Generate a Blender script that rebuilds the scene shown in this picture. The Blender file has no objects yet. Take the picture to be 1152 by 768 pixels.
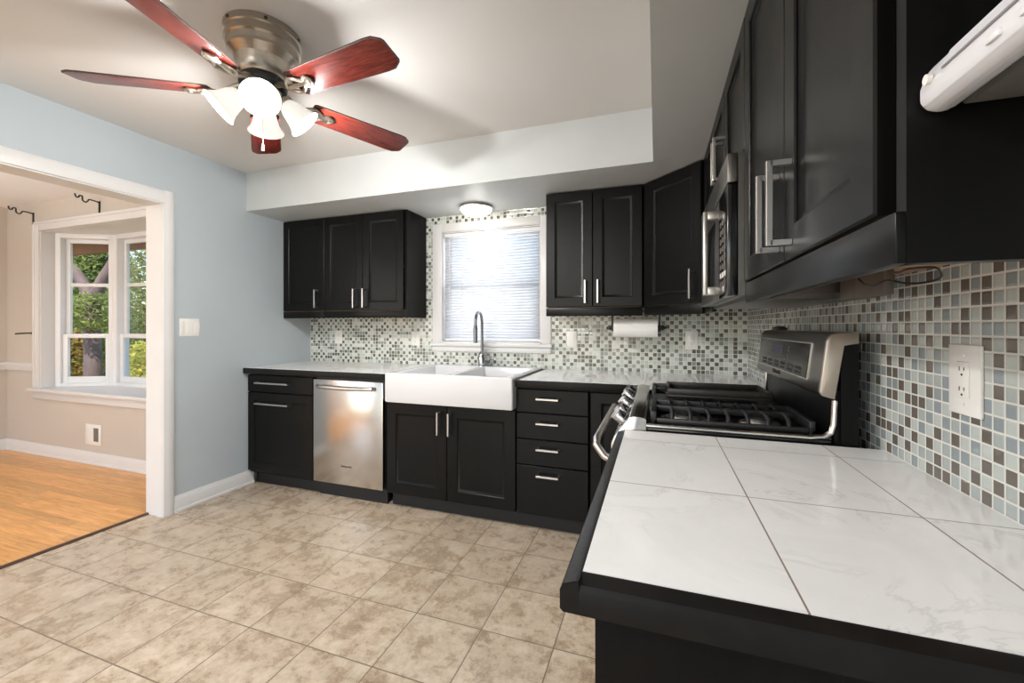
import bpy, bmesh, math, random
from mathutils import Vector, Matrix
random.seed(7)
C = bpy.context.scene.collection
SC = bpy.context.scene
PI = math.pi

# ---------------------------------------------------------------- camera, world, lights, exposure
H = 1.236
cam = bpy.data.cameras.new('camera')
cam.sensor_width = 36.0; cam.sensor_fit = 'HORIZONTAL'
cam.lens = 36.0 * 469.3 / 1152.0
cam.shift_x = 0.0; cam.shift_y = -(384 - 366.7) / 1152.0
cam.clip_start = 0.02
camo = bpy.data.objects.new('camera', cam); C.objects.link(camo)
camo.location = (0, 0, H); camo.rotation_euler = (PI/2, 0, math.radians(19.11))
SC.camera = camo

SC.view_settings.view_transform = 'Standard'
SC.view_settings.look = 'None'
SC.view_settings.gamma = 1.0
SC.view_settings.use_curve_mapping = False
SC.view_settings.exposure = 0.1
SC.cycles.max_bounces = 10
SC.cycles.diffuse_bounces = 5
SC.cycles.glossy_bounces = 5
SC.cycles.transmission_bounces = 8
SC.cycles.sample_clamp_indirect = 4.0

world = bpy.data.worlds.new('world'); SC.world = world; world.use_nodes = True
wn = world.node_tree
sky = wn.nodes.new('ShaderNodeTexSky'); sky.sky_type = 'NISHITA'; sky.sun_disc = False
sky.sun_elevation = math.radians(50); sky.sun_rotation = math.radians(200)
wn.links.new(sky.outputs[0], wn.nodes['Background'].inputs[0])
wn.nodes['Background'].inputs[1].default_value = 0.36

def light(name, kind, loc, energy, color=(1,1,1), rot=(0,0,0), size=None, size_y=None, radius=None, spread=None):
    l = bpy.data.lights.new(name, kind); l.energy = energy; l.color = color
    if size is not None:
        l.shape = 'RECTANGLE'; l.size = size; l.size_y = size_y or size
    if radius is not None: l.shadow_soft_size = radius
    if spread is not None: l.spread = spread
    o = bpy.data.objects.new(name, l); C.objects.link(o); o.location = loc; o.rotation_euler = rot
    return o
sun = light('sun', 'SUN', (0,0,10), 7.5, (1.0,.93,.82), (math.radians(38), 0, math.radians(40)), radius=None)
sun.data.angle = math.radians(1.5)
light('dining_ceiling_fill', 'AREA', (-4.7, .1, 1.85), 62, (.97,.985,1.0), (PI,0,0), .55, .55)  # added upward fill to brighten the dining ceiling, no fixture
light('dining_fill', 'POINT', (-4.9, -.5, 1.6), 20, (.97,.985,1.0), radius=.2)  # unseen fill point added to brighten the dining room
# two soft fill lights added behind the camera, at openings out of view
light('rear_fill', 'AREA', (-1.5,-2.25,1.25), 17, (.94,.97,1.0), (PI/2,0,0), 2.6, 2.1)
light('dining_rear_fill', 'AREA', (-4.7,-2.75,1.35), 22, (.96,.98,1.0), (PI/2,0,0), 2.4, 1.8)
light('sink_window_daylight', 'AREA', (-1.24, 3.42, 1.65), 22, (1.0,.99,.97), (math.radians(-100),0,0), 1.2, 1.2)
# unseen overhead fill added behind the camera, no fixture modelled
light('rear_overhead_fill', 'AREA', (-1.35,-1.1,2.39), 54, (1.0,.985,.965), (0,0,0), .5, .5)

# ---------------------------------------------------------------- materials
def lin(c):
    return tuple((x/12.92 if x <= .04045 else ((x+.055)/1.055)**2.4) for x in (v/255.0 for v in c)) + (1.0,)
class NT:
    def __init__(s, name):
        s.m = bpy.data.materials.new(name); s.m.use_nodes = True
        s.t = s.m.node_tree; s.b = s.t.nodes['Principled BSDF']; s.out = s.t.nodes['Material Output']
    def n(s, typ, **kw):
        n = s.t.nodes.new(typ)
        for k, v in kw.items(): setattr(n, k, v)
        return n
    def l(s, a, b): s.t.links.new(a, b)
    def val(s, x, inp):
        if hasattr(x, 'links') or hasattr(x, 'is_linked'): s.l(x, inp)
        else: inp.default_value = x
    def math(s, op, a, b=None, c=None):
        n = s.n('ShaderNodeMath', operation=op); s.val(a, n.inputs[0])
        if b is not None: s.val(b, n.inputs[1])
        if c is not None: s.val(c, n.inputs[2])
        return n.outputs[0]
    def coord(s): return s.n('ShaderNodeTexCoord').outputs['Object']
    def noise(s, vec, scale, detail=3, rough=.5, dist=0):
        n = s.n('ShaderNodeTexNoise'); s.l(vec, n.inputs['Vector']); n.inputs['Scale'].default_value = scale
        n.inputs['Detail'].default_value = detail; n.inputs['Roughness'].default_value = rough; n.inputs['Distortion'].default_value = dist
        return n
    def ramp(s, fac, stops, interp='LINEAR'):
        n = s.n('ShaderNodeValToRGB'); n.color_ramp.interpolation = interp; e = n.color_ramp.elements
        while len(e) < len(stops): e.new(.5)
        for i, (p, c) in enumerate(stops): e[i].position = p; e[i].color = c
        s.l(fac, n.inputs[0]); return n.outputs[0]
    def mix(s, fac, a, b):
        n = s.n('ShaderNodeMix', data_type='RGBA'); s.val(fac, n.inputs[0]); s.val(a, n.inputs[6]); s.val(b, n.inputs[7]); return n.outputs[2]
    def bump(s, h, strength=.2, dist=.01):
        n = s.n('ShaderNodeBump'); n.inputs['Strength'].default_value = strength; n.inputs['Distance'].default_value = dist
        s.l(h, n.inputs['Height']); s.l(n.outputs[0], s.b.inputs['Normal'])
    def set(s, **kw):
        for k, v in kw.items(): s.val(v, s.b.inputs[k.replace('_', ' ')])

def grey(v): return (v, v, v, 1)
def simple(name, rgb, rough=.5, metal=0, var=.06, scale=8, bump=0, bscale=60, spec=None, coat=None, stretch=None):
    t = NT(name); co = t.coord()
    if stretch:
        mp = t.n('ShaderNodeMapping'); mp.inputs['Scale'].default_value = stretch; t.l(co, mp.inputs[0]); co = mp.outputs[0]
    nz = t.noise(co, scale, 4)
    c = lin(rgb); lo = tuple(x*(1-var) for x in c[:3])+(1,); hi = tuple(min(1, x*(1+var)) for x in c[:3])+(1,)
    t.l(t.ramp(nz.outputs[0], [(.3, lo), (.7, hi)]), t.b.inputs['Base Color'])
    r = t.n('ShaderNodeMapRange'); t.l(nz.outputs[0], r.inputs[0]); r.inputs[3].default_value = max(0, rough*.85); r.inputs[4].default_value = min(1, rough*1.15)
    t.l(r.outputs[0], t.b.inputs['Roughness']); t.b.inputs['Metallic'].default_value = metal
    if spec is not None: t.b.inputs['Specular IOR Level'].default_value = spec
    if coat: t.b.inputs['Coat Weight'].default_value = coat; t.b.inputs['Coat Roughness'].default_value = .15
    if bump: t.bump(t.noise(co, bscale, 3).outputs[0], bump, .005)
    return t.m

M = {}
M['wall'] = simple('wall_paint_blue_grey', (179,188,193), .55, var=.02, scale=3, bump=.06, bscale=90)
M['soffit'] = simple('soffit_paint', (196,200,200), .5, var=.025, scale=4, bump=.08, bscale=70)
M['ceiling'] = simple('ceiling_paint', (212,210,207), .6, var=.015, scale=2, bump=.05)
M['dining_wall'] = simple('dining_paint_beige', (194,186,176), .6, var=.02, scale=3, bump=.05)
M['white_ceiling'] = simple('dining_ceiling_white', (240,241,242), .7, var=.01, scale=2)
M['trim'] = simple('white_trim_paint', (218,217,216), .35, var=.015, scale=5)
M['vinyl'] = simple('white_window_vinyl', (232,234,236), .35, var=.01)
M['porcelain'] = simple('white_fireclay', (217,217,219), .12, var=.01, coat=.3)
M['plastic'] = simple('white_plastic', (232,229,224), .35, var=.01)
M['slot'] = simple('dark_slot', (50,46,44), .6)
M['nickel'] = simple('brushed_nickel_bar', (205,200,195), .3, 1, var=.02, scale=12)
M['fan_metal'] = simple('brushed_nickel_fan', (178,170,158), .3, 1, var=.08, scale=20, stretch=(1,1,10))
M['chrome'] = simple('polished_chrome', (190,192,196), .1, 1, var=.03)
M['darkchrome'] = simple('faucet_steel', (140,142,146), .16, 1, var=.03)
M['black_iron'] = simple('cast_iron', (26,26,27), .42, var=.2, scale=40, bump=.15, bscale=120)
M['black_enamel'] = simple('black_enamel', (14,14,15), .15, var=.15, scale=12, coat=.4)
M['black_glass'] = simple('black_glass_panel', (10,10,11), .12, var=.1, spec=.22)
M['black_side'] = simple('black_painted_side', (12,12,13), .4, var=.1, spec=.15)
M['black_plastic'] = simple('black_plastic', (20,20,21), .4, var=.1)
M['black_matte'] = simple('black_toe_kick', (13,12,12), .55, var=.1)
M['paper'] = simple('paper_towel', (238,237,235), .9, var=.02, scale=60, bump=.3, bscale=150)
M['edge_wood'] = simple('black_stained_edging', (24,22,21), .38, var=.3, scale=14, bump=.1, bscale=40, spec=.15)
M['raw_wood'] = simple('unfinished_panel', (176,140,108), .6, var=.1, scale=10, stretch=(1,8,1))
M['under_light'] = simple('under_cabinet_fixture', (92,85,78), .5, var=.05)
M['radio_white'] = simple('radio_white_plastic', (222,222,226), .3, var=.01)
M['radio_grey'] = simple('radio_grey_base', (96,95,92), .55, var=.05)
M['radio_line'] = simple('radio_seam', (150,150,156), .5)
M['threshold'] = simple('threshold_strip', (70,44,32), .45, var=.15, scale=10)
M['griddle'] = simple('griddle_plate', (44,39,36), .38, .3, var=.15, scale=20)
M['stove_tan'] = simple('stainless_end_cap', (176,166,154), .34, .85, var=.04)
M['trunk'] = simple('tree_bark', (104,88,88), .9, var=.35, scale=7, bump=.8, bscale=14, stretch=(1,1,.3))
M['stem'] = simple('shrub_stem', (80,64,50), .9, var=.3)
M['fascia'] = simple('eave_board', (176,124,100), .7, var=.12, scale=5)
M['grass'] = simple('lawn', (96,104,58), .9, var=.4, scale=6, bump=.6, bscale=40)
M['siding'] = simple('siding', (200,196,190), .7, var=.05)

# espresso cabinet wood: fine vertical grain, satin lacquer, small rubbed spots
def cabinet_mat(name, rgb, stretch, sheen=.36, spec=.5):
    t = NT(name); co = t.coord(); mp = t.n('ShaderNodeMapping'); mp.inputs['Scale'].default_value = stretch; t.l(co, mp.inputs[0])
    g = t.noise(mp.outputs[0], 30, 6, .65, .4); c = lin(rgb)
    base = t.ramp(g.outputs[0], [(.3, tuple(x*.72 for x in c[:3])+(1,)), (.75, tuple(x*1.3 for x in c[:3])+(1,))])
    sp = t.noise(co, 16, 5, .7); m = t.ramp(sp.outputs[0], [(.66, grey(0)), (.74, grey(.35))])
    t.l(t.mix(m, base, lin((44,40,38))), t.b.inputs['Base Color'])
    r = t.n('ShaderNodeMapRange'); s2 = t.noise(co, 5, 4); t.l(s2.outputs[0], r.inputs[0]); r.inputs[3].default_value = sheen-.06; r.inputs[4].default_value = sheen+.1
    t.l(r.outputs[0], t.b.inputs['Roughness']); t.bump(g.outputs[0], .05, .002); t.b.inputs['Specular IOR Level'].default_value = spec
    return t.m
M['cab'] = cabinet_mat('espresso_wood', (11,10,9), (1,1,.06), .30, .2)
M['cab_panel'] = cabinet_mat('espresso_side_panel', (15,14,14), (1,1,.06), .36, .12)

def steel(name, rgb, rough, stretch):
    t = NT(name); co = t.coord(); mp = t.n('ShaderNodeMapping'); mp.inputs['Scale'].default_value = stretch; t.l(co, mp.inputs[0])
    g = t.noise(mp.outputs[0], 40, 4, .6); c = lin(rgb)
    t.l(t.ramp(g.outputs[0], [(.3, tuple(x*.92 for x in c[:3])+(1,)), (.7, c)]), t.b.inputs['Base Color'])
    t.set(Metallic=1.0); r = t.n('ShaderNodeMapRange'); t.l(g.outputs[0], r.inputs[0]); r.inputs[3].default_value = rough*.85; r.inputs[4].default_value = rough*1.15
    t.l(r.outputs[0], t.b.inputs['Roughness']); t.bump(g.outputs[0], .02, .001)
    return t.m
M['steel'] = steel('stainless_steel', (206,202,198), .21, (1,1,30))
M['steel_dark'] = steel('stainless_steel_microwave', (128,124,120), .34, (30,30,1))

# glazed ceramic floor tile: square grid in world metres
def grid_lines(t, u, p, o, w):
    f = t.math('DIVIDE', t.math('SUBTRACT', u, o), p)
    fr = t.math('FRACT', f); d = t.math('MINIMUM', fr, t.math('SUBTRACT', 1.0, fr))
    return t.math('LESS_THAN', d, w/p/2), t.math('FLOOR', f), d
def floor_tile():
    t = NT('floor_ceramic_tile'); co = t.coord(); sep = t.n('ShaderNodeSeparateXYZ'); t.l(co, sep.inputs[0])
    gx, ix, dx = grid_lines(t, sep.outputs[0], .3010, -.675, .005)
    gy, iy, dy = grid_lines(t, sep.outputs[1], .3005, 1.565, .005)
    g = t.math('MAXIMUM', gx, gy)
    cb = t.n('ShaderNodeCombineXYZ'); t.l(ix, cb.inputs[0]); t.l(iy, cb.inputs[1])
    wn_ = t.n('ShaderNodeTexWhiteNoise'); wn_.noise_dimensions = '2D'; t.l(cb.outputs[0], wn_.inputs['Vector'])
    off = t.n('ShaderNodeVectorMath', operation='SCALE'); t.l(wn_.outputs['Color'], off.inputs[0]); off.inputs['Scale'].default_value = 20
    v = t.n('ShaderNodeVectorMath', operation='ADD'); t.l(co, v.inputs[0]); t.l(off.outputs[0], v.inputs[1])
    n1 = t.noise(v.outputs[0], 9, 8, .72, .25); n2 = t.noise(v.outputs[0], 15, 6, .7, 1.6); n3 = t.noise(v.outputs[0], 60, 3, .6)
    n4 = t.noise(v.outputs[0], 34, 6, .7, .4)
    mixn = t.math('MULTIPLY_ADD', n1.outputs[0], .62, t.math('MULTIPLY', n4.outputs[0], .38))
    c = t.ramp(mixn, [(.34, lin((140,121,101))), (.46, lin((171,153,131))), (.60, lin((197,183,164)))])
    ve = t.math('ABSOLUTE', t.math('SUBTRACT', n2.outputs[0], .5))
    veins = t.ramp(ve, [(.0, grey(.85)), (.022, grey(0))])
    msk = t.ramp(n1.outputs[0], [(.38, grey(1)), (.56, grey(0))])
    vm = t.math('MULTIPLY', veins, msk)
    c = t.mix(vm, c, lin((108,88,72)))
    sp = t.ramp(n3.outputs[0], [(.35, grey(.12)), (.5, grey(0))]); c = t.mix(sp, c, lin((120,98,80)))
    tone = t.n('ShaderNodeHueSaturation'); t.l(c, tone.inputs['Color'])
    mr = t.n('ShaderNodeMapRange'); t.l(wn_.outputs['Value'], mr.inputs[0]); mr.inputs[3].default_value = .93; mr.inputs[4].default_value = 1.06; t.l(mr.outputs[0], tone.inputs['Value'])
    t.l(t.mix(g, tone.outputs[0], lin((108,94,79))), t.b.inputs['Base Color'])
    t.l(t.math('MULTIPLY_ADD', g, .45, t.math('MULTIPLY_ADD', n1.outputs[0], .16, .2)), t.b.inputs['Roughness'])
    h = t.math('ADD', t.math('MULTIPLY', t.math('SUBTRACT', 1.0, g), 1.0), t.math('MULTIPLY', n2.outputs[0], .15)); t.bump(h, .25, .003)
    return t.m
M['floor_tile'] = floor_tile()

def wood_floor():
    t = NT('oak_strip_floor'); co = t.coord(); sep = t.n('ShaderNodeSeparateXYZ'); t.l(co, sep.inputs[0])
    gy, iy, dy = grid_lines(t, sep.outputs[1], .057, 0.0, .0015)
    w = t.n('ShaderNodeTexWhiteNoise'); w.noise_dimensions = '1D'; t.l(iy, w.inputs['W'])
    xo = t.math('ADD', sep.outputs[0], t.math('MULTIPLY', w.outputs['Value'], 3.0))
    gx, ix, dx = grid_lines(t, xo, .9, 0.0, .0015)
    cb = t.n('ShaderNodeCombineXYZ'); t.l(ix, cb.inputs[0]); t.l(iy, cb.inputs[1])
    w2 = t.n('ShaderNodeTexWhiteNoise'); w2.noise_dimensions = '2D'; t.l(cb.outputs[0], w2.inputs['Vector'])
    mp = t.n('ShaderNodeMapping'); mp.inputs['Scale'].default_value = (1.2,14,1); t.l(co, mp.inputs[0])
    off = t.n('ShaderNodeVectorMath', operation='SCALE'); t.l(w2.outputs['Color'], off.inputs[0]); off.inputs['Scale'].default_value = 10
    v = t.n('ShaderNodeVectorMath', operation='ADD'); t.l(mp.outputs[0], v.inputs[0]); t.l(off.outputs[0], v.inputs[1])
    n = t.noise(v.outputs[0], 4, 5, .6, .6)
    c = t.ramp(n.outputs[0], [(.3, lin((188,130,68))), (.7, lin((226,172,106)))])
    hs = t.n('ShaderNodeHueSaturation'); t.l(c, hs.inputs['Color']); mr = t.n('ShaderNodeMapRange'); t.l(w2.outputs['Value'], mr.inputs[0]); mr.inputs[3].default_value = .82; mr.inputs[4].default_value = 1.12; t.l(mr.outputs[0], hs.inputs['Value'])
    g = t.math('MAXIMUM', gx, gy)
    t.l(t.mix(t.math('MULTIPLY', g, .6), hs.outputs[0], lin((96,56,26))), t.b.inputs['Base Color']); t.set(Roughness=.3); t.bump(n.outputs[0], .05, .002)
    return t.m
M['wood_floor'] = wood_floor()

def marble(name, px, ox, py, oy, spec):
    t = NT(name); co = t.coord(); sep = t.n('ShaderNodeSeparateXYZ'); t.l(co, sep.inputs[0])
    gx, ix, dx = grid_lines(t, sep.outputs[0], px, ox, .0026); gy, iy, dy = grid_lines(t, sep.outputs[1], py, oy, .0026)
    g = t.math('MAXIMUM', gx, gy)
    cb = t.n('ShaderNodeCombineXYZ'); t.l(ix, cb.inputs[0]); t.l(iy, cb.inputs[1])
    w = t.n('ShaderNodeTexWhiteNoise'); w.noise_dimensions = '2D'; t.l(cb.outputs[0], w.inputs['Vector'])
    off = t.n('ShaderNodeVectorMath', operation='SCALE'); t.l(w.outputs['Color'], off.inputs[0]); off.inputs['Scale'].default_value = 9
    v = t.n('ShaderNodeVectorMath', operation='ADD'); t.l(co, v.inputs[0]); t.l(off.outputs[0], v.inputs[1])
    n = t.noise(v.outputs[0], 4.5, 7, .62, 1.1); n2 = t.noise(v.outputs[0], 3, 3)
    ve = t.math('ABSOLUTE', t.math('SUBTRACT', n.outputs[0], .5))
    k = t.math('MULTIPLY', t.ramp(ve, [(0, grey(.3)), (.022, grey(0))]), t.ramp(n2.outputs[0], [(.45, grey(0)), (.62, grey(1))]))
    base = t.ramp(n.outputs[0], [(.3, lin((236,236,235))), (.7, lin((246,246,245)))])
    c = t.mix(k, base, lin((176,174,174))); c = t.mix(g, c, lin((140,126,112)))
    t.l(c, t.b.inputs['Base Color']); t.l(t.math('MULTIPLY_ADD', g, .6, .07), t.b.inputs['Roughness']); t.b.inputs['Specular IOR Level'].default_value = spec
    t.bump(t.math('SUBTRACT', 1.0, g), .2, .002)
    return t.m
M['marble_near'] = marble('marble_tile', .2605, .1615, .3440, .886, .4)
M['marble_back'] = marble('marble_tile_back', .3000, -.36, .3440, 2.70, .2)

def mosaic(name, axis, dark, mid, pale, light_, grout):
    t = NT(name); co = t.coord(); sep = t.n('ShaderNodeSeparateXYZ'); t.l(co, sep.inputs[0]); p = .0275
    gu, iu, du = grid_lines(t, sep.outputs[axis], p, .003, .0036); gv, iv, dv = grid_lines(t, sep.outputs[2], p, .915, .0036)
    g = t.math('MAXIMUM', gu, gv)
    cb = t.n('ShaderNodeCombineXYZ'); t.l(iu, cb.inputs[0]); t.l(iv, cb.inputs[1])
    w = t.n('ShaderNodeTexWhiteNoise'); w.noise_dimensions = '2D'; t.l(cb.outputs[0], w.inputs['Vector'])
    par = t.math('FLOORED_MODULO', t.math('ADD', iu, iv), 2.0)
    odd = t.ramp(w.outputs['Value'], [(0, lin(dark)), (.52, lin(mid)), (.80, lin(pale)), (.92, lin(light_))], 'CONSTANT')
    even = t.ramp(w.outputs['Value'], [(0, lin(light_)), (.48, lin(pale)), (.80, lin(mid)), (.93, lin(dark))], 'CONSTANT')
    c = t.mix(par, even, odd)
    t.l(t.mix(g, c, lin(grout)), t.b.inputs['Base Color'])
    t.l(t.math('MULTIPLY_ADD', g, .6, .09), t.b.inputs['Roughness'])
    d = t.math('MINIMUM', du, dv); h = t.math('MINIMUM', t.math('MULTIPLY', d, 5.0), 1.0)
    wob = t.noise(co, 45, 2); t.bump(t.math('ADD', h, t.math('MULTIPLY', wob.outputs[0], .25)), .35, .0025)
    return t.m
M['mosaic_back'] = mosaic('glass_mosaic_back', 0, (98,96,88), (140,146,142), (190,194,186), (208,211,204), (216,216,208))
M['mosaic_right'] = mosaic('glass_mosaic_side', 1, (104,98,91), (140,149,152), (164,171,169), (184,190,186), (212,210,203))

def fan_blade_mat():
    t = NT('cherry_blade'); co = t.coord(); mp = t.n('ShaderNodeMapping'); mp.inputs['Scale'].default_value = (1,12,1); t.l(co, mp.inputs[0])
    n = t.noise(mp.outputs[0], 10, 6, .65, .5)
    t.l(t.ramp(n.outputs[0], [(.25, lin((54,16,13))), (.5, lin((88,29,22))), (.75, lin((116,46,34)))]), t.b.inputs['Base Color']); t.set(Roughness=.22); t.bump(n.outputs[0], .04, .002)
    return t.m
M['blade'] = fan_blade_mat()
M['blade_edge'] = simple('blade_worn_edge', (58,34,30), .6, var=.4, scale=60)

def emit(name, rgb, strength, base=(240,240,235), rough=.4):
    t = NT(name); n = t.noise(t.coord(), 20, 2); c = lin(base)
    t.l(t.ramp(n.outputs[0], [(.3, tuple(x*.97 for x in c[:3])+(1,)), (.7, c)]), t.b.inputs['Base Color'])
    t.b.inputs['Emission Color'].default_value = lin(rgb); t.b.inputs['Emission Strength'].default_value = strength; t.set(Roughness=rough)
    return t.m
M['shade_glass'] = emit('frosted_shade_glass', (255,250,242), .55)
M['bulb'] = emit('bulb', (255,248,236), 4)
M['dome'] = emit('dome_glass', (255,250,240), 2.6)
M['clock'] = emit('clock_display', (96,84,200), .015, (20,18,34))

def glass():
    t = NT('window_glass'); t.t.nodes.remove(t.b)
    tr = t.n('ShaderNodeBsdfTransparent'); tr.inputs[0].default_value = (.97,.98,.98,1); gl = t.n('ShaderNodeBsdfGlossy'); gl.inputs['Roughness'].default_value = .02
    fr = t.n('ShaderNodeFresnel'); fr.inputs[0].default_value = 1.12; nz = t.noise(t.coord(), 2, 2)
    mx = t.n('ShaderNodeMixShader'); t.l(t.math('MULTIPLY', fr.outputs[0], t.math('MULTIPLY_ADD', nz.outputs[0], .2, .8)), mx.inputs[0]); t.l(tr.outputs[0], mx.inputs[1]); t.l(gl.outputs[0], mx.inputs[2]); t.l(mx.outputs[0], t.out.inputs[0])
    return t.m
M['glass'] = glass()
def translucent(name, rgb, rgb2, fac, scale=3, rough=.6):
    t = NT(name); t.t.nodes.remove(t.b); n = t.noise(t.coord(), scale, 3)
    c = t.ramp(n.outputs[0], [(.3, lin(rgb)), (.7, lin(rgb2))])
    d = t.n('ShaderNodeBsdfDiffuse'); tl = t.n('ShaderNodeBsdfTranslucent'); t.l(c, d.inputs[0]); t.l(c, tl.inputs[0])
    mx = t.n('ShaderNodeMixShader'); mx.inputs[0].default_value = fac; t.l(d.outputs[0], mx.inputs[1]); t.l(tl.outputs[0], mx.inputs[2]); t.l(mx.outputs[0], t.out.inputs[0])
    return t.m
M['slat'] = translucent('blind_slat', (226,228,234), (234,235,240), .45)
M['leaf_green'] = translucent('leaf_green', (110,122,72), (168,174,112), .45, 1.5)
M['leaf_dark'] = translucent('leaf_dark', (84,102,58), (138,152,88), .45, 1.5)
M['leaf_yellow'] = translucent('leaf_yellow', (168,172,80), (222,216,116), .45, 1.5)
M['leaf_rust'] = translucent('leaf_rust', (120,90,54), (150,132,70), .35, 1.5)

# ---------------------------------------------------------------- mesh helpers
class MB:
    def __init__(s): s.bm = bmesh.new()
    def box(s, x0, x1, y0, y1, z0, z1, bev=0, seg=2):
        a = [s.bm.verts.new((x, y, z)) for z in (z0, z1) for y in (y0, y1) for x in (x0, x1)]
        fs = [(0,2,3,1),(4,5,7,6),(0,1,5,4),(2,6,7,3),(0,4,6,2),(1,3,7,5)]
        F = [s.bm.faces.new([a[i] for i in f]) for f in fs]
        if bev:
            E_ = list({e for f in F for e in f.edges})
            bmesh.ops.bevel(s.bm, geom=E_, offset=bev, segments=seg, affect='EDGES', profile=.5)
        return s
    def rings(s, rings, cap0=True, cap1=True, closed=True):
        R = [[s.bm.verts.new(p) for p in r] for r in rings]; n = len(R[0])
        for a, b in zip(R[:-1], R[1:]):
            for i in range(n if closed else n-1):
                j = (i+1) % n
                try: s.bm.faces.new((a[i], a[j], b[j], b[i]))
                except ValueError: pass
        if cap0: s.bm.faces.new(R[0][::-1])
        if cap1: s.bm.faces.new(R[-1])
        return s
    def lathe(s, prof, org=(0,0,0), axis=(0,0,1), n=32, cap0=True, cap1=True):
        ax = Vector(axis).normalized(); u = ax.orthogonal().normalized(); w = ax.cross(u); o = Vector(org)
        return s.rings([[o + ax*h + (u*math.cos(2*PI*i/n) + w*math.sin(2*PI*i/n))*max(r, 1e-4) for i in range(n)] for r, h in prof], cap0, cap1)
    def cyl(s, p0, p1, r, r2=None, n=20):
        p0 = Vector(p0); p1 = Vector(p1); return s.lathe([(r,0),(r if r2 is None else r2,(p1-p0).length)], p0, p1-p0, n)
    def tube(s, pts, r, n=10, rr=None):
        P = [Vector(p) for p in pts]; rings = []; up = None
        for i, p in enumerate(P):
            d = (P[min(i+1, len(P)-1)] - P[max(i-1, 0)]).normalized()
            if up is None: up = d.orthogonal().normalized()
            up = (up - d*up.dot(d)).normalized(); w = d.cross(up); q = r if rr is None else rr[i]
            rings.append([p + (up*math.cos(2*PI*k/n) + w*math.sin(2*PI*k/n))*q for k in range(n)])
        return s.rings(rings)
    def prism(s, poly, axis, a, b, bev=0):
        def P(p, t): return {'x': (t, p[0], p[1]), 'y': (p[0], t, p[1]), 'z': (p[0], p[1], t)}[axis]
        A = [s.bm.verts.new(P(p, a)) for p in poly]; B = [s.bm.verts.new(P(p, b)) for p in poly]; n = len(poly)
        F = [s.bm.faces.new(A), s.bm.faces.new(B[::-1])] + [s.bm.faces.new((A[i], B[i], B[(i+1)%n], A[(i+1)%n])) for i in range(n)]
        if bev: bmesh.ops.bevel(s.bm, geom=list({e for f in F for e in f.edges}), offset=bev, segments=2, affect='EDGES', profile=.5)
        return s
    def xf(s, mat): bmesh.ops.transform(s.bm, matrix=mat, verts=s.bm.verts); return s
    def build(s, name, mat, parent=None, angle=35, loc=None):
        bmesh.ops.recalc_face_normals(s.bm, faces=s.bm.faces)
        me = bpy.data.meshes.new(name); s.bm.to_mesh(me); s.bm.free()
        for p in me.polygons: p.use_smooth = True
        me.set_sharp_from_angle(angle=math.radians(angle))
        for m in (mat if isinstance(mat, (list, tuple)) else [mat]): me.materials.append(m)
        o = bpy.data.objects.new(name, me); C.objects.link(o)
        if parent is not None: o.parent = parent
        if loc is not None: o.location = loc
        return o
def tag(o, label=None, cat=None, group=None, kind=None):
    if label: o['label'] = label
    if cat: o['category'] = cat
    if group: o['group'] = group
    if kind: o['kind'] = kind
    return o
def empty(name, loc=(0,0,0), rz=0, label=None, cat=None, group=None, kind=None):
    o = bpy.data.objects.new(name, None); C.objects.link(o); o.location = loc; o.rotation_euler = (0,0,rz); o.empty_display_size = .1
    return tag(o, label, cat, group, kind)
def struct(o, label=None, cat=None): return tag(o, label, cat, kind='structure')
def arc(c, r, a0, a1, n, f): return [f(c[0]+r*math.cos(a0+(a1-a0)*i/n), c[1]+r*math.sin(a0+(a1-a0)*i/n)) for i in range(n+1)]
def text(name, s, size, mat, parent, loc, rot, ext=.0006):
    cu = bpy.data.curves.new(name, 'FONT'); cu.body = s; cu.size = size; cu.extrude = ext; cu.align_x = 'CENTER'; cu.align_y = 'CENTER'
    tmp = bpy.data.objects.new(name, cu); C.objects.link(tmp); dg = bpy.context.evaluated_depsgraph_get()
    me = bpy.data.meshes.new_from_object(tmp.evaluated_get(dg)); bpy.data.objects.remove(tmp); bpy.data.curves.remove(cu)
    me.materials.clear(); me.materials.append(mat)
    o = bpy.data.objects.new(name, me); C.objects.link(o); o.parent = parent; o.location = loc; o.rotation_euler = rot
    return o

# ---------------------------------------------------------------- room shell (metres, world axes)
XL, XR, YB, ZC, ZS = -3.026, .564, 3.045, 2.427, 2.131
YS, XS = 2.396, -.018                      # soffit front, soffit right-run face
XO = -3.17                                 # dining-side face of the partition
YR = -2.3                                  # rear wall
DY, DX = 2.31, -6.19                       # dining window wall, dining far wall
TF = .008                                  # mosaic thickness

struct(MB().box(-3.165, XR+.1, YR-.1, YB+.12, -.12, 0).build('floor', M['floor_tile']), 'beige mottled ceramic floor tiles of the kitchen', 'floor')
struct(MB().box(DX-.12, -3.165, -2.9, DY+.12, -.12, 0).build('floor_dining', M['wood_floor']), 'orange oak strip floor of the dining room', 'floor')
struct(MB().box(XL-.02, XR+.1, YR-.1, YB+.12, ZC, ZC+.12).build('ceiling', M['ceiling']), 'smooth off-white kitchen ceiling', 'ceiling')
struct(MB().box(DX-.12, XL-.0205, -2.9, DY+.12, ZC, ZC+.12).build('ceiling_dining', M['white_ceiling']), 'white dining room ceiling', 'ceiling')
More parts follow.
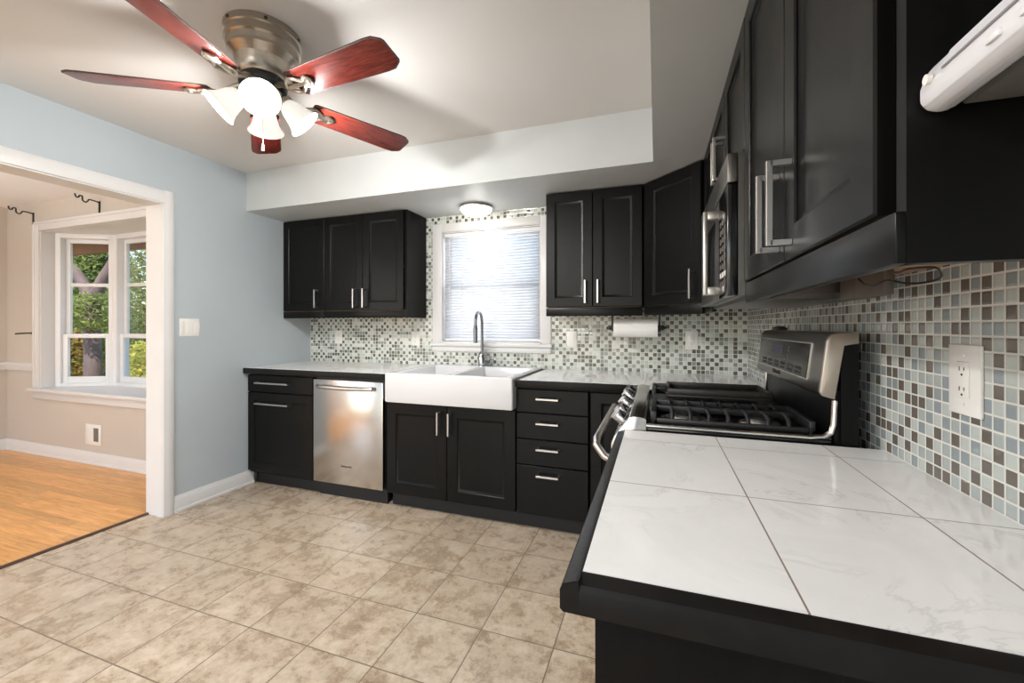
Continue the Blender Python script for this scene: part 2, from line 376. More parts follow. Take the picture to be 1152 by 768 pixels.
# back wall with the window hole
WX0, WX1, WZ0, WZ1 = -1.665, -.815, 1.10, 2.005
w = MB()
for a in ((XL-.14, WX0, 0, ZC), (WX1, XR+.1, 0, ZC), (WX0, WX1, 0, WZ0), (WX0, WX1, WZ1, ZC)): w.box(a[0], a[1], YB, YB+.12, a[2], a[3])
struct(w.build('wall_back', M['wall']), 'kitchen back wall behind the sink', 'wall')
struct(MB().box(XR, XR+.1, YR, YB, 0, ZC).build('wall_right', M['wall']), 'kitchen right wall behind the range', 'wall')
OY0, OY1, OZ = -.75, 1.815, 2.04           # cased opening to the dining room
w = MB().box(XO, XL, OY1, YB, 0, ZC).box(XO, XL, YR, OY0, 0, ZC).box(XO, XL, OY0, OY1, OZ, ZC)
struct(w.build('wall_left', [M['wall']]), 'blue-grey partition wall with the cased opening', 'wall')
w = MB()
for a in ((XL, -2.85, 0, ZC), (-.15, XR, 0, ZC), (-2.85, -.15, 2.1, ZC)): w.box(a[0], a[1], YR-.1, YR, a[2], a[3])
struct(w.build('wall_rear', M['wall']), 'rear wall behind the viewer with an opening added for daylight', 'wall')  # wide opening added out of view to let sky light in
# dining shell
BX0, BX1, BZ0, BZ1 = -5.60, -3.62, .645, 2.15
w = MB()
for a in ((DX-.12, BX0, 0, ZC), (BX1, XO, 0, ZC), (BX0, BX1, 0, BZ0-.045), (BX0, BX1, BZ1, ZC)): w.box(a[0], a[1], DY, DY+.09, a[2], a[3])
struct(w.build('wall_dining', M['dining_wall']), 'beige dining room wall around the bay window', 'wall')
struct(MB().box(DX-.12, DX, -2.8, DY, 0, ZC).build('wall_dining_left', M['dining_wall']), 'beige far left wall of the dining room', 'wall')
w = MB()
for a in ((DX, -5.95, 0, ZC), (-3.45, XO, 0, ZC), (-5.95, -3.45, 0, .4), (-5.95, -3.45, 2.3, ZC)): w.box(a[0], a[1], -2.9, -2.8, a[2], a[3])
struct(w.build('wall_dining_rear', M['dining_wall']), 'dining room rear wall behind the viewer', 'wall')
struct(MB().box(XO-.004, XO, OY1+.09, DY, 0, ZC).box(XO-.004, XO, -2.8, OY0-.09, 0, ZC).box(XO-.004, XO, OY0-.09, OY1+.09, OZ+.09, ZC).build('wall_dining_right', M['dining_wall']), 'dining side of the partition wall', 'wall')

# soffit: L-shaped bulkhead over the cabinets
poly = [(XL, YS), (XS, YS), (XS, YR), (XR, YR), (XR, YB), (XL, YB)]
struct(MB().prism(poly, 'z', ZS, ZC).build('soffit', M['soffit']), 'pale grey bulkhead over the wall cabinets', 'soffit')

# casing of the opening, jambs, baseboards, threshold
cw = .062
t_ = MB()
t_.prism([(XL, OY1-.004), (XL+.016, OY1-.004), (XL+.02, OY1+.02), (XL+.02, OY1+cw-.012), (XL+.012, OY1+cw), (XL, OY1+cw)], 'z', 0, OZ+cw*1.2)
t_.prism([(XL, OZ-.004), (XL+.016, OZ-.004), (XL+.02, OZ+.02), (XL+.02, OZ+cw*1.2-.012), (XL+.012, OZ+cw*1.2), (XL, OZ+cw*1.2)], 'y', OY0-cw, OY1+.0)
t_.box(XL, XL+.018, OY0-cw, OY0, 0, OZ)
t_.box(XO-.01, XL+.004, OY1-.006, OY1+.001, 0, OZ).box(XO-.01, XL+.004, OY0-.001, OY0+.012, 0, OZ).box(XO-.01, XL+.004, OY0, OY1, OZ-.012, OZ+.001)
t_.box(XO-.02, XO, OY1, OY1+cw, 0, OZ+cw).box(XO-.02, XO, OY0-cw, OY0, 0, OZ+cw).box(XO-.02, XO, OY0, OY1, OZ, OZ+cw)
struct(t_.build('trim_1', M['trim']), 'white casing around the opening to the dining room', 'trim')
def base_profile(h=.105, d=.016): return [(0,0),(d+.006,0),(d+.006,.014),(d,.02),(d,h-.03),(d-.004,h-.018),(d-.009,h),(0,h)]
def baseboard(name, label, x=None, y=None, a=0, b=1, sx=1):
    pr = base_profile()
    if x is not None: o = MB().prism([(x+sx*p[0], p[1]) for p in pr], 'y', a, b)
    else: o = MB().prism([(y+sx*p[0], p[1]) for p in pr], 'x', a, b)
    return struct(o.build(name, M['trim']), label, 'baseboard')
baseboard('baseboard_left', 'white baseboard below the blue-grey wall', x=XL, a=OY1+cw, b=2.45)
baseboard('baseboard_dining', 'white baseboard below the dining bay window', y=DY, a=DX, b=XO, sx=-1)
baseboard('baseboard_dining_left', 'white baseboard along the far left dining wall', x=DX, a=-2.8, b=DY)
struct(MB().prism([(DX,.80),(DX+.012,.80),(DX+.02,.825),(DX+.024,.85),(DX+.014,.865),(DX,.872)], 'y', -2.8, DY).build('trim_2', M['trim']), 'white chair rail on the far left dining wall', 'trim')
struct(MB().prism([(DY,.80),(DY-.012,.80),(DY-.02,.825),(DY-.024,.85),(DY-.014,.865),(DY,.872)], 'x', DX, -5.70).build('trim_3', M['trim']), 'short white chair rail left of the bay window', 'trim')
struct(MB().prism([(-3.185,0),(-3.185,.006),(-3.172,.011),(-3.158,.011),(-3.150,.004),(-3.150,0)], 'y', OY0, OY1-.006).build('trim_4', M['threshold']), 'dark threshold strip between oak floor and tiles', 'trim')

# mosaic backsplash
b_ = MB()
CX0, CX1, CZ0, CZ1 = -1.742, -.742, 1.03, 2.065     # window casing outline
for a in ((XL, CX0+.01, .915, ZS), (CX1-.01, XR-TF, .915, ZS), (CX0+.01, CX1-.01, .915, CZ0+.01), (CX0+.01, CX1-.01, CZ1-.01, ZS)): b_.box(a[0], a[1], YB-TF, YB, a[2], a[3])
struct(b_.build('trim_5', M['mosaic_back']), 'grey and white glass mosaic backsplash behind the sink', 'backsplash')
struct(MB().box(XR-TF, XR, .2, YB, .60, 1.42).build('trim_6', M['mosaic_right']), 'blue, brown and white glass mosaic backsplash beside the range', 'backsplash')
YT, XT = YB-TF, XR-TF

# kitchen window behind the blind
wr = struct(empty('window_1', ((WX0+WX1)/2, YB, WZ0)), 'white kitchen window over the sink', 'window')
def loc(o, root): o.location = Vector(o.location) - root.location; return o
c_ = MB()
fy = YT-.012
for a in ((CX0, WX0+.012, CZ0+.04, CZ1), (WX1-.012, CX1, CZ0+.04, CZ1), (WX0+.012, WX1-.012, WZ1-.005, CZ1)): c_.box(a[0], a[1], fy, YB-.001, a[2], a[3], .004)
c_.box(CX0-.012, CX1+.012, fy-.022, YB, CZ0+.045, CZ0+.07, .004); c_.box(CX0, CX1, fy-.002, YB-.001, CZ0, CZ0+.045, .004)
c_.box(WX0, WX0+.012, YB-.002, YB+.12, WZ0, WZ1).box(WX1-.012, WX1, YB-.002, YB+.12, WZ0, WZ1).box(WX0, WX1, YB-.002, YB+.12, WZ1-.012, WZ1).box(WX0, WX1, YB-.02, YB+.12, WZ0-.004, WZ0+.012)
loc(c_.build('casing', M['trim'], wr), wr)
s_ = MB(); zm = (WZ0+WZ1)/2
for (z0, z1, y) in ((WZ0+.012, zm+.02, YB+.060), (zm-.02, WZ1-.012, YB+.085)):
    for a in ((WX0+.012, WX0+.05, z0, z1), (WX1-.05, WX1-.012, z0, z1), (WX0+.05, WX1-.05, z0, z0+.04), (WX0+.05, WX1-.05, z1-.04, z1)): s_.box(a[0], a[1], y, y+.024, a[2], a[3], .003)
loc(s_.build('sash', M['vinyl'], wr), wr)
loc(MB().box(WX0+.05, WX1-.05, YB+.07, YB+.074, WZ0+.05, zm-.02).box(WX0+.05, WX1-.05, YB+.095, YB+.099, zm+.02, WZ1-.05).build('pane', M['glass'], wr), wr)

# dining bay window: two angled flanks and a centre light
wb = struct(empty('window_2', ((BX0+BX1)/2, DY, BZ0)), 'white bay window in the dining room', 'window')
A = math.radians(27)
cut = .035
P0 = Vector((BX0+.03, DY+.09)); P1 = P0 + Vector((math.cos(A), math.sin(A)))*.51
Q0 = Vector((BX1-.03, DY+.09)); Q1 = Vector((Q0.x - (P1.x-P0.x), P1.y))
c_ = MB()
cx0, cx1, cz1 = BX0-.085, BX1+.085, BZ1+.085
c_.box(cx0, BX0, DY-.02, DY, BZ0, cz1, .004).box(BX1, cx1, DY-.02, DY, BZ0, cz1, .004).box(BX0, BX1, DY-.02, DY, BZ1, cz1, .004)
c_.box(cx0, BX0-.06, DY-.028, DY, BZ0, cz1, .003).box(cx0, cx1, DY-.028, DY, cz1-.025, cz1, .003)
c_.box(BX0, BX0+.012, DY-.004, DY+.13, BZ0, BZ1).box(BX1-.012, BX1, DY-.004, DY+.13, BZ0, BZ1)
loc(c_.build('casing', M['trim'], wb), wb)
c_ = MB().box(cx0-.03, cx1+.03, DY-.06, DY+.02, BZ0-.032, BZ0, .006).box(cx0, cx1, DY-.022, DY, BZ0-.105, BZ0-.03, .005)
c_.prism([(BX0, DY+.01), (BX1, DY+.01), (BX1, DY+.12), (Q1.x+.05, Q1.y+.14), (P1.x-.05, P1.y+.14), (BX0, DY+.12)], 'z', BZ0-.04, BZ0-.001)
loc(c_.build('sill', M['trim'], wb), wb)
c_ = MB().prism([(BX0, DY), (BX1, DY), (BX1, DY+.14), (Q1.x+.05, Q1.y+.16), (P1.x-.05, P1.y+.16), (BX0, DY+.14)], 'z', BZ1-.004, BZ1+.05)
loc(c_.build('head', M['trim'], wb), wb)
def light_unit(a, b, flip):
    d = (b-a).normalized(); L = (b-a).length; nrm = Vector((-d.y, d.x))*(1 if flip else -1)
    if nrm.y < 0: nrm = -nrm
    R = Matrix(((d.x, nrm.x, 0, a.x), (d.y, nrm.y, 0, a.y), (0,0,1,0), (0,0,0,1)))
    fr = MB()
    z0, z1 = BZ0-.002, BZ1+.002
    for q in ((0, .045, z0, z1), (L-.045, L, z0, z1), (.045, L-.045, z0, z0+.03), (.045, L-.045, z1-.05, z1)): fr.box(q[0], q[1], -.005, .10, q[2], q[3], .003)
    loc(fr.xf(R).build('frame', M['vinyl'], wb), wb)
    zm = 1.137
    sa = MB()
    for (s0, s1, y, t, b2) in ((z0+.03, zm+.022, .02, .045, .062), (zm-.022, z1-.05, .052, .04, .045)):
        if s1 > 1.6: sa.box(.045+t, L-.045-t, y+.004, y+.026, 1.630, 1.664, .003)
        for q in ((.045, .045+t, s0, s1), (L-.045-t, L-.045, s0, s1), (.045+t, L-.045-t, s0, s0+b2), (.045+t, L-.045-t, s1-.04, s1)): sa.box(q[0], q[1], y, y+.03, q[2], q[3], .003)
    loc(sa.xf(R).build('sash', M['vinyl'], wb), wb)
    pn = MB().box(.085, L-.085, .033, .037, z0+.08, zm-.01).box(.08, L-.08, .065, .069, zm+.01, z1-.085)
    loc(pn.xf(R).build('pane', M['glass'], wb), wb)
light_unit(P0, P1, True); light_unit(P1+Vector((.012,0)), Q1-Vector((.012,0)), True); light_unit(Q1, Q0, True)
mu = MB()
for p in (P1+Vector((.004,.03)), Q1+Vector((-.004,.03))): mu.cyl((p.x, p.y, BZ0-.002), (p.x, p.y, BZ1+.002), .042, n=16)
loc(mu.build('mullion', M['vinyl'], wb), wb)

# ---------------------------------------------------------------- cabinets
def door_mesh(x0, x1, z0, z1, frame=.062, t=.02, flat=False):
    m = MB(); g = .0015; x0 += g; x1 -= g; z0 += g; z1 -= g
    def R(i, y): return [(x0+i, y, z0+i), (x1-i, y, z0+i), (x1-i, y, z1-i), (x0+i, y, z1-i)]
    if flat: return m.rings([R(0, t), R(0, .0025), R(.0025, 0)])
    return m.rings([R(0, t), R(0, .003), R(.003, 0), R(frame-.003, 0), R(frame, .003), R(frame, .0055), R(frame+.012, .011), R(frame+.014, .011)])
def handle_mesh(cx, cz, L, vertical, s=.011, out=.042):
    m = MB(); h = L/2
    if vertical:
        m.box(cx-s/2, cx+s/2, -out, -out+s, cz-h, cz+h, .001, 1)
        for e in (-1, 1): m.box(cx-s/2, cx+s/2, -out+s*.6, .0, cz+e*(h-s/2)-s/2, cz+e*(h-s/2)+s/2, .0008, 1)
    else:
        m.box(cx-h, cx+h, -out, -out+s, cz-s/2, cz+s/2, .001, 1)
        for e in (-1, 1): m.box(cx+e*(h-s/2)-s/2, cx+e*(h-s/2)+s/2, -out+s*.6, .0, cz-s/2, cz+s/2, .0008, 1)
    return m
def cabinet(label, loc_, rz, w, h, d, fronts, rail=None, toe=0, z0=0, ends=(), group=None, name='wall_cabinet', cat='cabinet', poly=None, top=None):
    r = empty(name, loc_, rz, label, cat, group)
    t = .021
    if poly: MB().prism(poly, 'z', z0, h).build('body', M['cab_panel'], r)
    else: MB().box(.0015, w-.0015, t, d, z0, top or h).build('body', M['cab_panel'], r)
    for f in fronts:
        k, a, b, c, e = f[:5]; hd = f[5] if len(f) > 5 else None
        o = door_mesh(a, b, c, e, flat=(k == 'drawer'), frame=f[6] if len(f) > 6 else .062).build(k, M['cab'], r)
        if hd: handle_mesh(hd[1], hd[2], hd[3], hd[0] == 'v').build('handle', M['nickel'], o)
    if rail: MB().box(.001, w-.001, .003, .022, rail, z0-.004, .002).build('light_rail', M['cab'], r)
    if rail and not poly: MB().box(.02, w-.02, .024, d-.004, z0-.003, z0).build('bottom_panel', M['raw_wood'], r)
    for e in ends:
        MB().box(e[0], e[1], e[2] if len(e) > 2 else .0, d, e[3] if len(e) > 3 else (rail or 0), h).build('side_panel', M['cab_panel'], r)
    if toe: MB().box(.0, w, .075, .095, .0, toe).build('toe_kick', M['black_matte'], r)
    return r
ZU, ZR, ZT = 1.362, 1.302, ZS-.002          # upper cabinet bottom, light rail bottom, top
YU = 2.735                                   # back-run upper door plane
UD = YT - YU
# left of the window: one single and one double cabinet
x0 = XL+.003
cabinet('single-door espresso wall cabinet against the blue-grey left wall', (x0, YU, 0), 0, -2.585-x0, ZT, UD,
        [('door', 0, -2.585-x0, ZU, ZT-.004, ('v', -2.650-x0, 1.460, .15))], ZR, 0, ZU)
cabinet('two-door espresso wall cabinet just left of the sink window', (-2.583, YU, 0), 0, .779, ZT, UD,
        [('door', 0, .381, ZU, ZT-.004, ('v', .381-.062, 1.456, .15)), ('door', .381, .760, ZU, ZT-.004, ('v', .381+.030, 1.456, .15))], ZR, 0, ZU, ends=[(.760, .779, .018)])
# right of the window
cabinet('two-door espresso wall cabinet between the sink window and the corner', (-.706, YU, 0), 0, .623, ZT, UD,
        [('door', .0, .313, ZU, ZT-.004, ('v', .313-.045, 1.460, .15)), ('door', .313, .623, ZU, ZT-.004, ('v', .313+.036, 1.460, .15))], ZR, 0, ZU)
XU = .237
a45 = -PI/4
L45 = .432
q0 = Vector((-.076, YU)); e45 = Vector((.70711,-.70711))
def toloc(p): v = Vector(p)-q0; return (v.dot(e45), v.dot(Vector((.70711,.70711))))
cpoly = [toloc(p) for p in ((-.062, YU+.014), (.237+.014, YU-.313+.014+.003), (XT-.001, YU-.310), (XT-.001, YT-.001), (-.080, YT-.001), (-.080, YU+.022))]
cabinet('diagonal espresso corner wall cabinet with one tall door', (q0.x, q0.y, 0), a45, L45, ZT, .3,
        [('door', .012, L45-.008, ZU, ZT-.004, ('v', L45-.052, 1.465, .16))], ZR, 0, ZU, poly=cpoly)
RD = XT - XU
yc = YU-.313
cabinet('narrow espresso wall cabinet squeezed between the corner cabinet and microwave', (XU, yc, 0), -PI/2, yc-2.103, ZT, RD,
        [('door', .008, yc-2.103, ZU, ZT-.004, None)], ZR, 0, ZU)
MY0, MY1 = 1.345, 2.100
cabinet('short two-door espresso cabinet above the microwave', (XU, MY1, 0), -PI/2, MY1-MY0, ZT, RD,
        [('door', 0, .3775, 1.742, ZT-.004, ('v', .3775-.026, 1.850, .16)), ('door', .3775, .755, 1.742, ZT-.004, ('v', .3775+.026, 1.850, .16))], None, 0, 1.742)
NY = .552
cabinet('large two-door espresso wall cabinet right of the microwave, nearest the viewer', (XU, MY0-.002, 0), -PI/2, MY0-.002-NY, ZT, RD,
        [('door', 0, .393, ZU, ZT-.004, ('v', .356, 1.467, .160)), ('door', .393, .753, ZU, ZT-.004, ('v', .440, 1.467, .160))], ZR, 0, ZU, ends=[(.772, .791, .012, ZR)])
# cabinet over the refrigerator bay: mostly out of view, carries the radio
cabinet('deep espresso bridge cabinet above the radio at the top right', (.335, NY-.003, 0), -PI/2, .90, ZT, XR-.335-.002,
        [('door', 0, .45, 1.64, ZT-.004, ('v', .41, 1.75, .15)), ('door', .45, .9, 1.64, ZT-.004, ('v', .49, 1.75, .15))], None, 0, 1.64, name='bridge_cabinet')

# base cabinets, back run
YF = 2.400                                   # door plane
BD = YT - YF
ZB, ZBT = .105, .8685
x0 = XL+.012
cabinet('espresso base cabinet with one drawer over a pull-out door, left of the dishwasher', (x0, YF, 0), 0, -2.372-x0, ZBT, BD,
        [('door', 0, -2.372-x0, ZB+.01, .725, ('h', -2.735-x0, .645, .33)), ('drawer', 0, -2.372-x0, .730, .860, ('h', -2.735-x0, .803, .33))], None, .1, .1, name='base_cabinet')
SX0, SX1 = -1.735, -.806
cabinet('two-door espresso base cabinet under the white apron sink', (SX0, YF, 0), 0, SX1-SX0, .725, BD,
        [('door', 0, .459, ZB, .722, ('v', .459-.050, .610, .145), .075), ('door', .459, .927, ZB, .722, ('v', .459+.028, .608, .145), .075)], None, .1, .1, name='base_cabinet')
cabinet('espresso base cabinet with a stack of four drawers', (-.803, YF, 0), 0, .435, ZBT, BD,
        [('drawer', 0, .435, .718, .858, ('h', .199, .806, .135)), ('drawer', 0, .435, .560, .714, ('h', .199, .661, .135)), ('drawer', 0, .435, .404, .556, ('h', .199, .508, .135)), ('drawer', 0, .435, ZB+.005, .400, ('h', .199, .352, .135))], None, .1, .1, name='base_cabinet')
cabinet('espresso corner base cabinet half hidden behind the range', (-.364, YF, 0), 0, XT+.364, ZBT, BD,
        [('door', .006, .30, ZB, .858, None)], None, .1, .1, name='base_cabinet')
XF = -.078
cabinet('narrow espresso filler cabinet between the range and the corner', (XF, YF, 0), -PI/2, YF-2.112, ZBT, XT-XF,
        [('door', .03, YF-2.112, ZB, .858, None)], None, .1, .1, name='base_cabinet')
cabinet('espresso base cabinet under the marble counter nearest the viewer', (XF, 1.336, 0), -PI/2, 1.336-.566, .868, XT-XF,
        [('door', 0, .385, ZB, .70, ('v', .34, .60, .14)), ('door', .385, .752, ZB, .70, ('v', .42, .60, .14)), ('drawer', 0, .752, .705, .860, ('h', .56, .80, .14))], None, .1, .1, ends=[(.752, .770, .0, 0)], name='base_cabinet')

# ---------------------------------------------------------------- countertops
ZK = .915
YK = 2.367
def edging_profile(n=.0): return None
r = empty('countertop', (-2.37, 2.7, .87), 0, 'white tiled countertop with black edge above the dishwasher', 'countertop')
SKX0, SKX1 = -1.702, -.806
loc(MB().box(XL+.001, SKX0-.004, YK+.024, YT-.001, .873, ZK).build('tile_top', M['marble_back'], r), r)
loc(MB().box(XL+.001, SKX0-.004, YK, YK+.023, .870, ZK-.002, .004).build('edging', M['edge_wood'], r), r)
r = empty('countertop', (-.1, 2.7, .87), 0, 'white tiled corner countertop from the sink to behind the range', 'countertop')
loc(MB().prism([(SKX1+.028, YK+.024), (-.092, YK+.024), (-.092, 2.113), (XT-.001, 2.113), (XT-.001, YT-.001), (SKX1+.028, YT-.001)], 'z', .873, ZK).build('tile_top', M['marble_back'], r), r)
loc(MB().box(SKX1+.006, -.118, YK, YK+.023, .870, ZK-.002, .004).box(SKX1+.006, SKX1+.027, YK+.023, YT-.001, .870, ZK-.001, .002).box(-.118, -.093, 2.113, YK+.02, .870, ZK-.002, .004).build('edging', M['edge_wood'], r), r)
r = empty('countertop', (.22, .93, .87), 0, 'large white marble tile countertop in the foreground beside the range', 'countertop')
loc(MB().box(-.0915, XT-.001, .5485, 1.337, .871, ZK).build('tile_top', M['marble_near'], r), r)
loc(MB().prism([(-.0925,.9145),(-.098,.914),(-.113,.908),(-.117,.900),(-.117,.876),(-.113,.872),(-.0925,.872)], 'y', .524, 1.337).prism([(.5475,.9145),(.542,.914),(.5285,.908),(.524,.900),(.524,.872),(.5475,.872)], 'x', -.0925, XT-.001).build('edging', M['edge_wood'], r), r)

# ---------------------------------------------------------------- apron sink and faucet
r = empty('apron_sink', (-1.25, 2.66, .735), 0, 'white fireclay apron-front double-bowl sink under the window', 'sink')
def rrect(x0, x1, y0, y1, z, rad, n=5):
    pts = []
    for cx, cy, a in ((x1-rad, y0+rad, -PI/2), (x1-rad, y1-rad, 0), (x0+rad, y1-rad, PI/2), (x0+rad, y0+rad, PI)):
        pts += [(cx+rad*math.cos(a+PI/2*i/n), cy+rad*math.sin(a+PI/2*i/n), z) for i in range(n+1)]
    return pts
SY0, SY1, SZ0, SZ1 = 2.332, YT-.003, .735, .928
s_ = MB()
xs = [(-1.655, -1.275), (-1.235, -.850)]; by0, by1 = SY0+.045, SY1-.115
# outer shell
s_.rings([rrect(SKX0+.004, SKX1-.004, SY0+.004, SY1, SZ0, .012), rrect(SKX0, SKX1, SY0, SY1, SZ0+.006, .012), rrect(SKX0, SKX1, SY0, SY1, SZ1-.008, .012), rrect(SKX0+.008, SKX1-.008, SY0+.008, SY1-.002, SZ1, .010)], True, False)
o = s_
top = rrect(SKX0+.008, SKX1-.008, SY0+.008, SY1-.002, SZ1, .010)
# deck with two bowls: build as strips around the bowls
for (a, b, c, d) in ((SKX0+.008, SKX1-.008, SY0+.008, by0), (SKX0+.008, SKX1-.008, by1, SY1-.002), (SKX0+.008, xs[0][0], by0, by1), (xs[0][1], xs[1][0], by0, by1), (xs[1][1], SKX1-.008, by0, by1)):
    v = [s_.bm.verts.new(p) for p in ((a,c,SZ1),(b,c,SZ1),(b,d,SZ1),(a,d,SZ1))]; s_.bm.faces.new(v)
for a, b in xs:
    s_.rings([[(a,by0,SZ1),(b,by0,SZ1),(b,by1,SZ1),(a,by1,SZ1)], [(a+.006,by0+.006,SZ1-.008),(b-.006,by0+.006,SZ1-.008),(b-.006,by1-.006,SZ1-.008),(a+.006,by1-.006,SZ1-.008)], [(a+.015,by0+.015,SZ0+.02),(b-.015,by0+.015,SZ0+.02),(b-.015,by1-.015,SZ0+.02),(a+.015,by1-.015,SZ0+.02)]], False, True)
loc(s_.build('basin', M['porcelain'], r), r)
for a, b in xs:
    loc(MB().lathe([(.045,0),(.045,.003),(.036,.004),(.03,.001)], ((a+b)/2, (by0+by1)/2, SZ0+.0205)).build('drain', M['chrome'], r), r)

FX, FY = -1.275, 2.972
r = empty('kitchen_faucet', (FX, FY, SZ1), 0, 'tall steel gooseneck pull-down faucet behind the sink', 'faucet')
MB().lathe([(.034,0),(.034,.006),(.031,.010),(.031,.085),(.026,.098),(.015,.110),(.013,.114)], n=28).build('body', M['chrome'], r)
dx, dy = .12, -.99
pts = [(0,0,.10),(0,0,.20),(0,0,.33)] + [((.085-.085*math.cos(PI*i/12))*dx, (.085-.085*math.cos(PI*i/12))*dy, .33+.085*math.sin(PI*i/12)) for i in range(1, 13)]
MB().tube(pts + [(.17*dx, .17*dy, .31)], .0115, 14).build('spout', M['darkchrome'], r)
MB().cyl((.17*dx, .17*dy, .315), (.17*dx, .17*dy, .285), .0135, .0165).cyl((.17*dx, .17*dy, .285), (.17*dx, .17*dy, .185), .0165, .015).build('spray_head', M['darkchrome'], r)
MB().cyl((.028,0,.055), (.062,0,.055), .020).tube([(.05,0,.06),(.075,-.01,.066),(.105,-.02,.064),(.125,-.024,.058)], .008, 10, [.012,.009,.008,.007]).build('lever_handle', M['chrome'], r)

# ---------------------------------------------------------------- dishwasher
r = empty('dishwasher', (-2.062, YF-.004, 0), 0, 'stainless steel dishwasher left of the sink', 'dishwasher')
MB().box(-.302, .302, .035, BD, .10, .866).build('body', M['black_plastic'], r)
MB().box(-.300, .300, 0, .034, .112, .852, .006).build('door_panel', M['steel'], r)
pts = [(-.235, -.012, .806)] + [(-.23+.46*i/14, -.028-.036*math.sin(PI*i/14)**.6, .806-.0*i) for i in range(15)] + [(.235, -.012, .806)]
hb = MB().tube(pts, .0145, 12, [.011]+[.0145]*15+[.011])
for e in (-1, 1): hb.cyl((e*.222, .001, .806), (e*.222, -.03, .806), .010)
hb.build('handle', M['nickel'], r)
MB().box(-.296, .296, .06, .08, .0, .105).build('toe_kick', M['black_matte'], r)
text('logo', 'KitchenAid', .020, M['slot'], r, (-.005, -.0006, .245), (PI/2,0,0))

# ---------------------------------------------------------------- gas range
RY0, RY1 = MY0+.002, MY1
rc = (RY0+RY1)/2; RW = (RY1-RY0)/2
r = empty('gas_range', (.19, rc, 0), 0, 'stainless and black freestanding gas range between the countertops', 'range')
def rl(m, name, mat, parent=None, lb=None):     # world-built mesh placed under the range
    o = m.build(name, mat, parent or r)
    if parent is None or parent is r: o.location = (-.19, -rc, 0)
    if lb: o['label'] = lb
    return o
rl(MB().box(-.088, .515, RY0+.002, RY1-.002, .05, .905).box(-.05, .48, RY0+.03, RY1-.03, 0, .05), 'body', M['black_enamel'])
dr = rl(MB().box(-.118, -.090, RY0+.004, RY1-.004, .22, .790, .006), 'oven_door', M['steel'])
rl(MB().box(-.1195, -.1175, RY0+.12, RY1-.12, .34, .64), 'oven_window', M['black_enamel'], dr)
pts = [(-.12, RY0+.05, .758), (-.150, RY0+.052, .766), (-.172, RY0+.075, .772)] + [(-.176, RY0+.10+(RY1-RY0-.20)*i/6, .772) for i in range(7)] + [(-.172, RY1-.075, .772), (-.150, RY1-.052, .766), (-.12, RY1-.05, .758)]
rl(MB().box(-.118, -.090, RY0+.004, RY1-.004, .055, .212, .006), 'storage_drawer', M['steel'])
# control panel: bull-nosed slope with the knobs
prof = [(-.030,.880),(-.030,.948),(-.036,.953),(-.066,.956),(-.080,.951),(-.126,.890),(-.136,.866),(-.136,.802),(-.128,.795),(-.080,.795)]
cp = rl(MB().prism(prof, 'y', RY0-.0, RY1, .002), 'control_panel', M['steel'])
# towel-bar handle in front of the panel
rl(MB().tube([(-.122, RY0+.025, .800), (-.160, RY0+.022, .818), (-.186, RY0+.034, .848), (-.190, RY0+.075, .858)] + [(-.190, RY0+.11+(RY1-RY0-.22)*i/6, .858) for i in range(7)] + [(-.190, RY1-.075, .858), (-.186, RY1-.034, .848), (-.160, RY1-.022, .818), (-.122, RY1-.025, .800)], .0125, 12), 'handle', M['nickel'], dr)
nrm = Vector((-.061, 0, .046)).normalized(); nrm = Vector((-.80,0,.60))
for i, yy in enumerate((RY0+.085, RY0+.20, rc, RY1-.20, RY1-.085)):
    p = Vector((-.100, yy, .924)) + nrm*.0005
    k = rl(MB().lathe([(.026,0),(.026,.004),(.022,.006),(.0205,.030),(.018,.034)], p, nrm, 24), 'knob', M['chrome'])
    tng = Vector((.6,0,.8))
    g_ = MB(); c = p+nrm*.037; yv = Vector((0,1,0))
    g_.rings([[c+tng*a*.020+yv*b_*.0045+nrm*h_ for a, b_ in ((-1,-1),(1,-1),(1,1),(-1,1))] for h_ in (-.006, .006)])
    rl(g_, 'knob_grip', M['chrome'], k)
    rl(MB().lathe([(.030,0),(.030,.0012)], p, nrm, 24), 'knob_ring', M['black_plastic'], k)
# cooktop
rl(MB().box(-.030, .452, RY0+.012, RY1-.012, .90, .926, .004).box(-.030, .452, RY0+.012, RY0+.03, .92, .934, .003).box(-.03, .452, RY1-.03, RY1-.012, .92, .934, .003), 'cooktop', M['black_enamel'])
for yy in (RY0+.006, RY1-.006):
    rim = MB()
    pth = [(-.03, yy, .929), (.40, yy, .929), (.43, yy, .934), (.447, yy, .947), (.453, yy, .97), (.456, yy, 1.035)]
    rim.tube(pth, .0075, 10)
    rl(rim, 'side_rim', M['steel'])
for i, (bx, by_, br) in enumerate(((.09, RY0+.165, .045), (.31, RY0+.165, .036), (.09, RY1-.165, .036), (.31, RY1-.165, .045))):
    b_ = rl(MB().lathe([(br+.022,0),(br+.018,.006),(br,.008),(br,.018)], (bx, by_, .926)), 'burner', M['nickel'])
    rl(MB().lathe([(br+.004,0),(br+.004,.006),(br-.006,.011)], (bx, by_, .9442)), 'burner_cap', M['black_iron'], b_)
rl(MB().lathe([(.03,0),(.03,.012),(.022,.016)], (.20, rc, .926)), 'burner', M['nickel'])
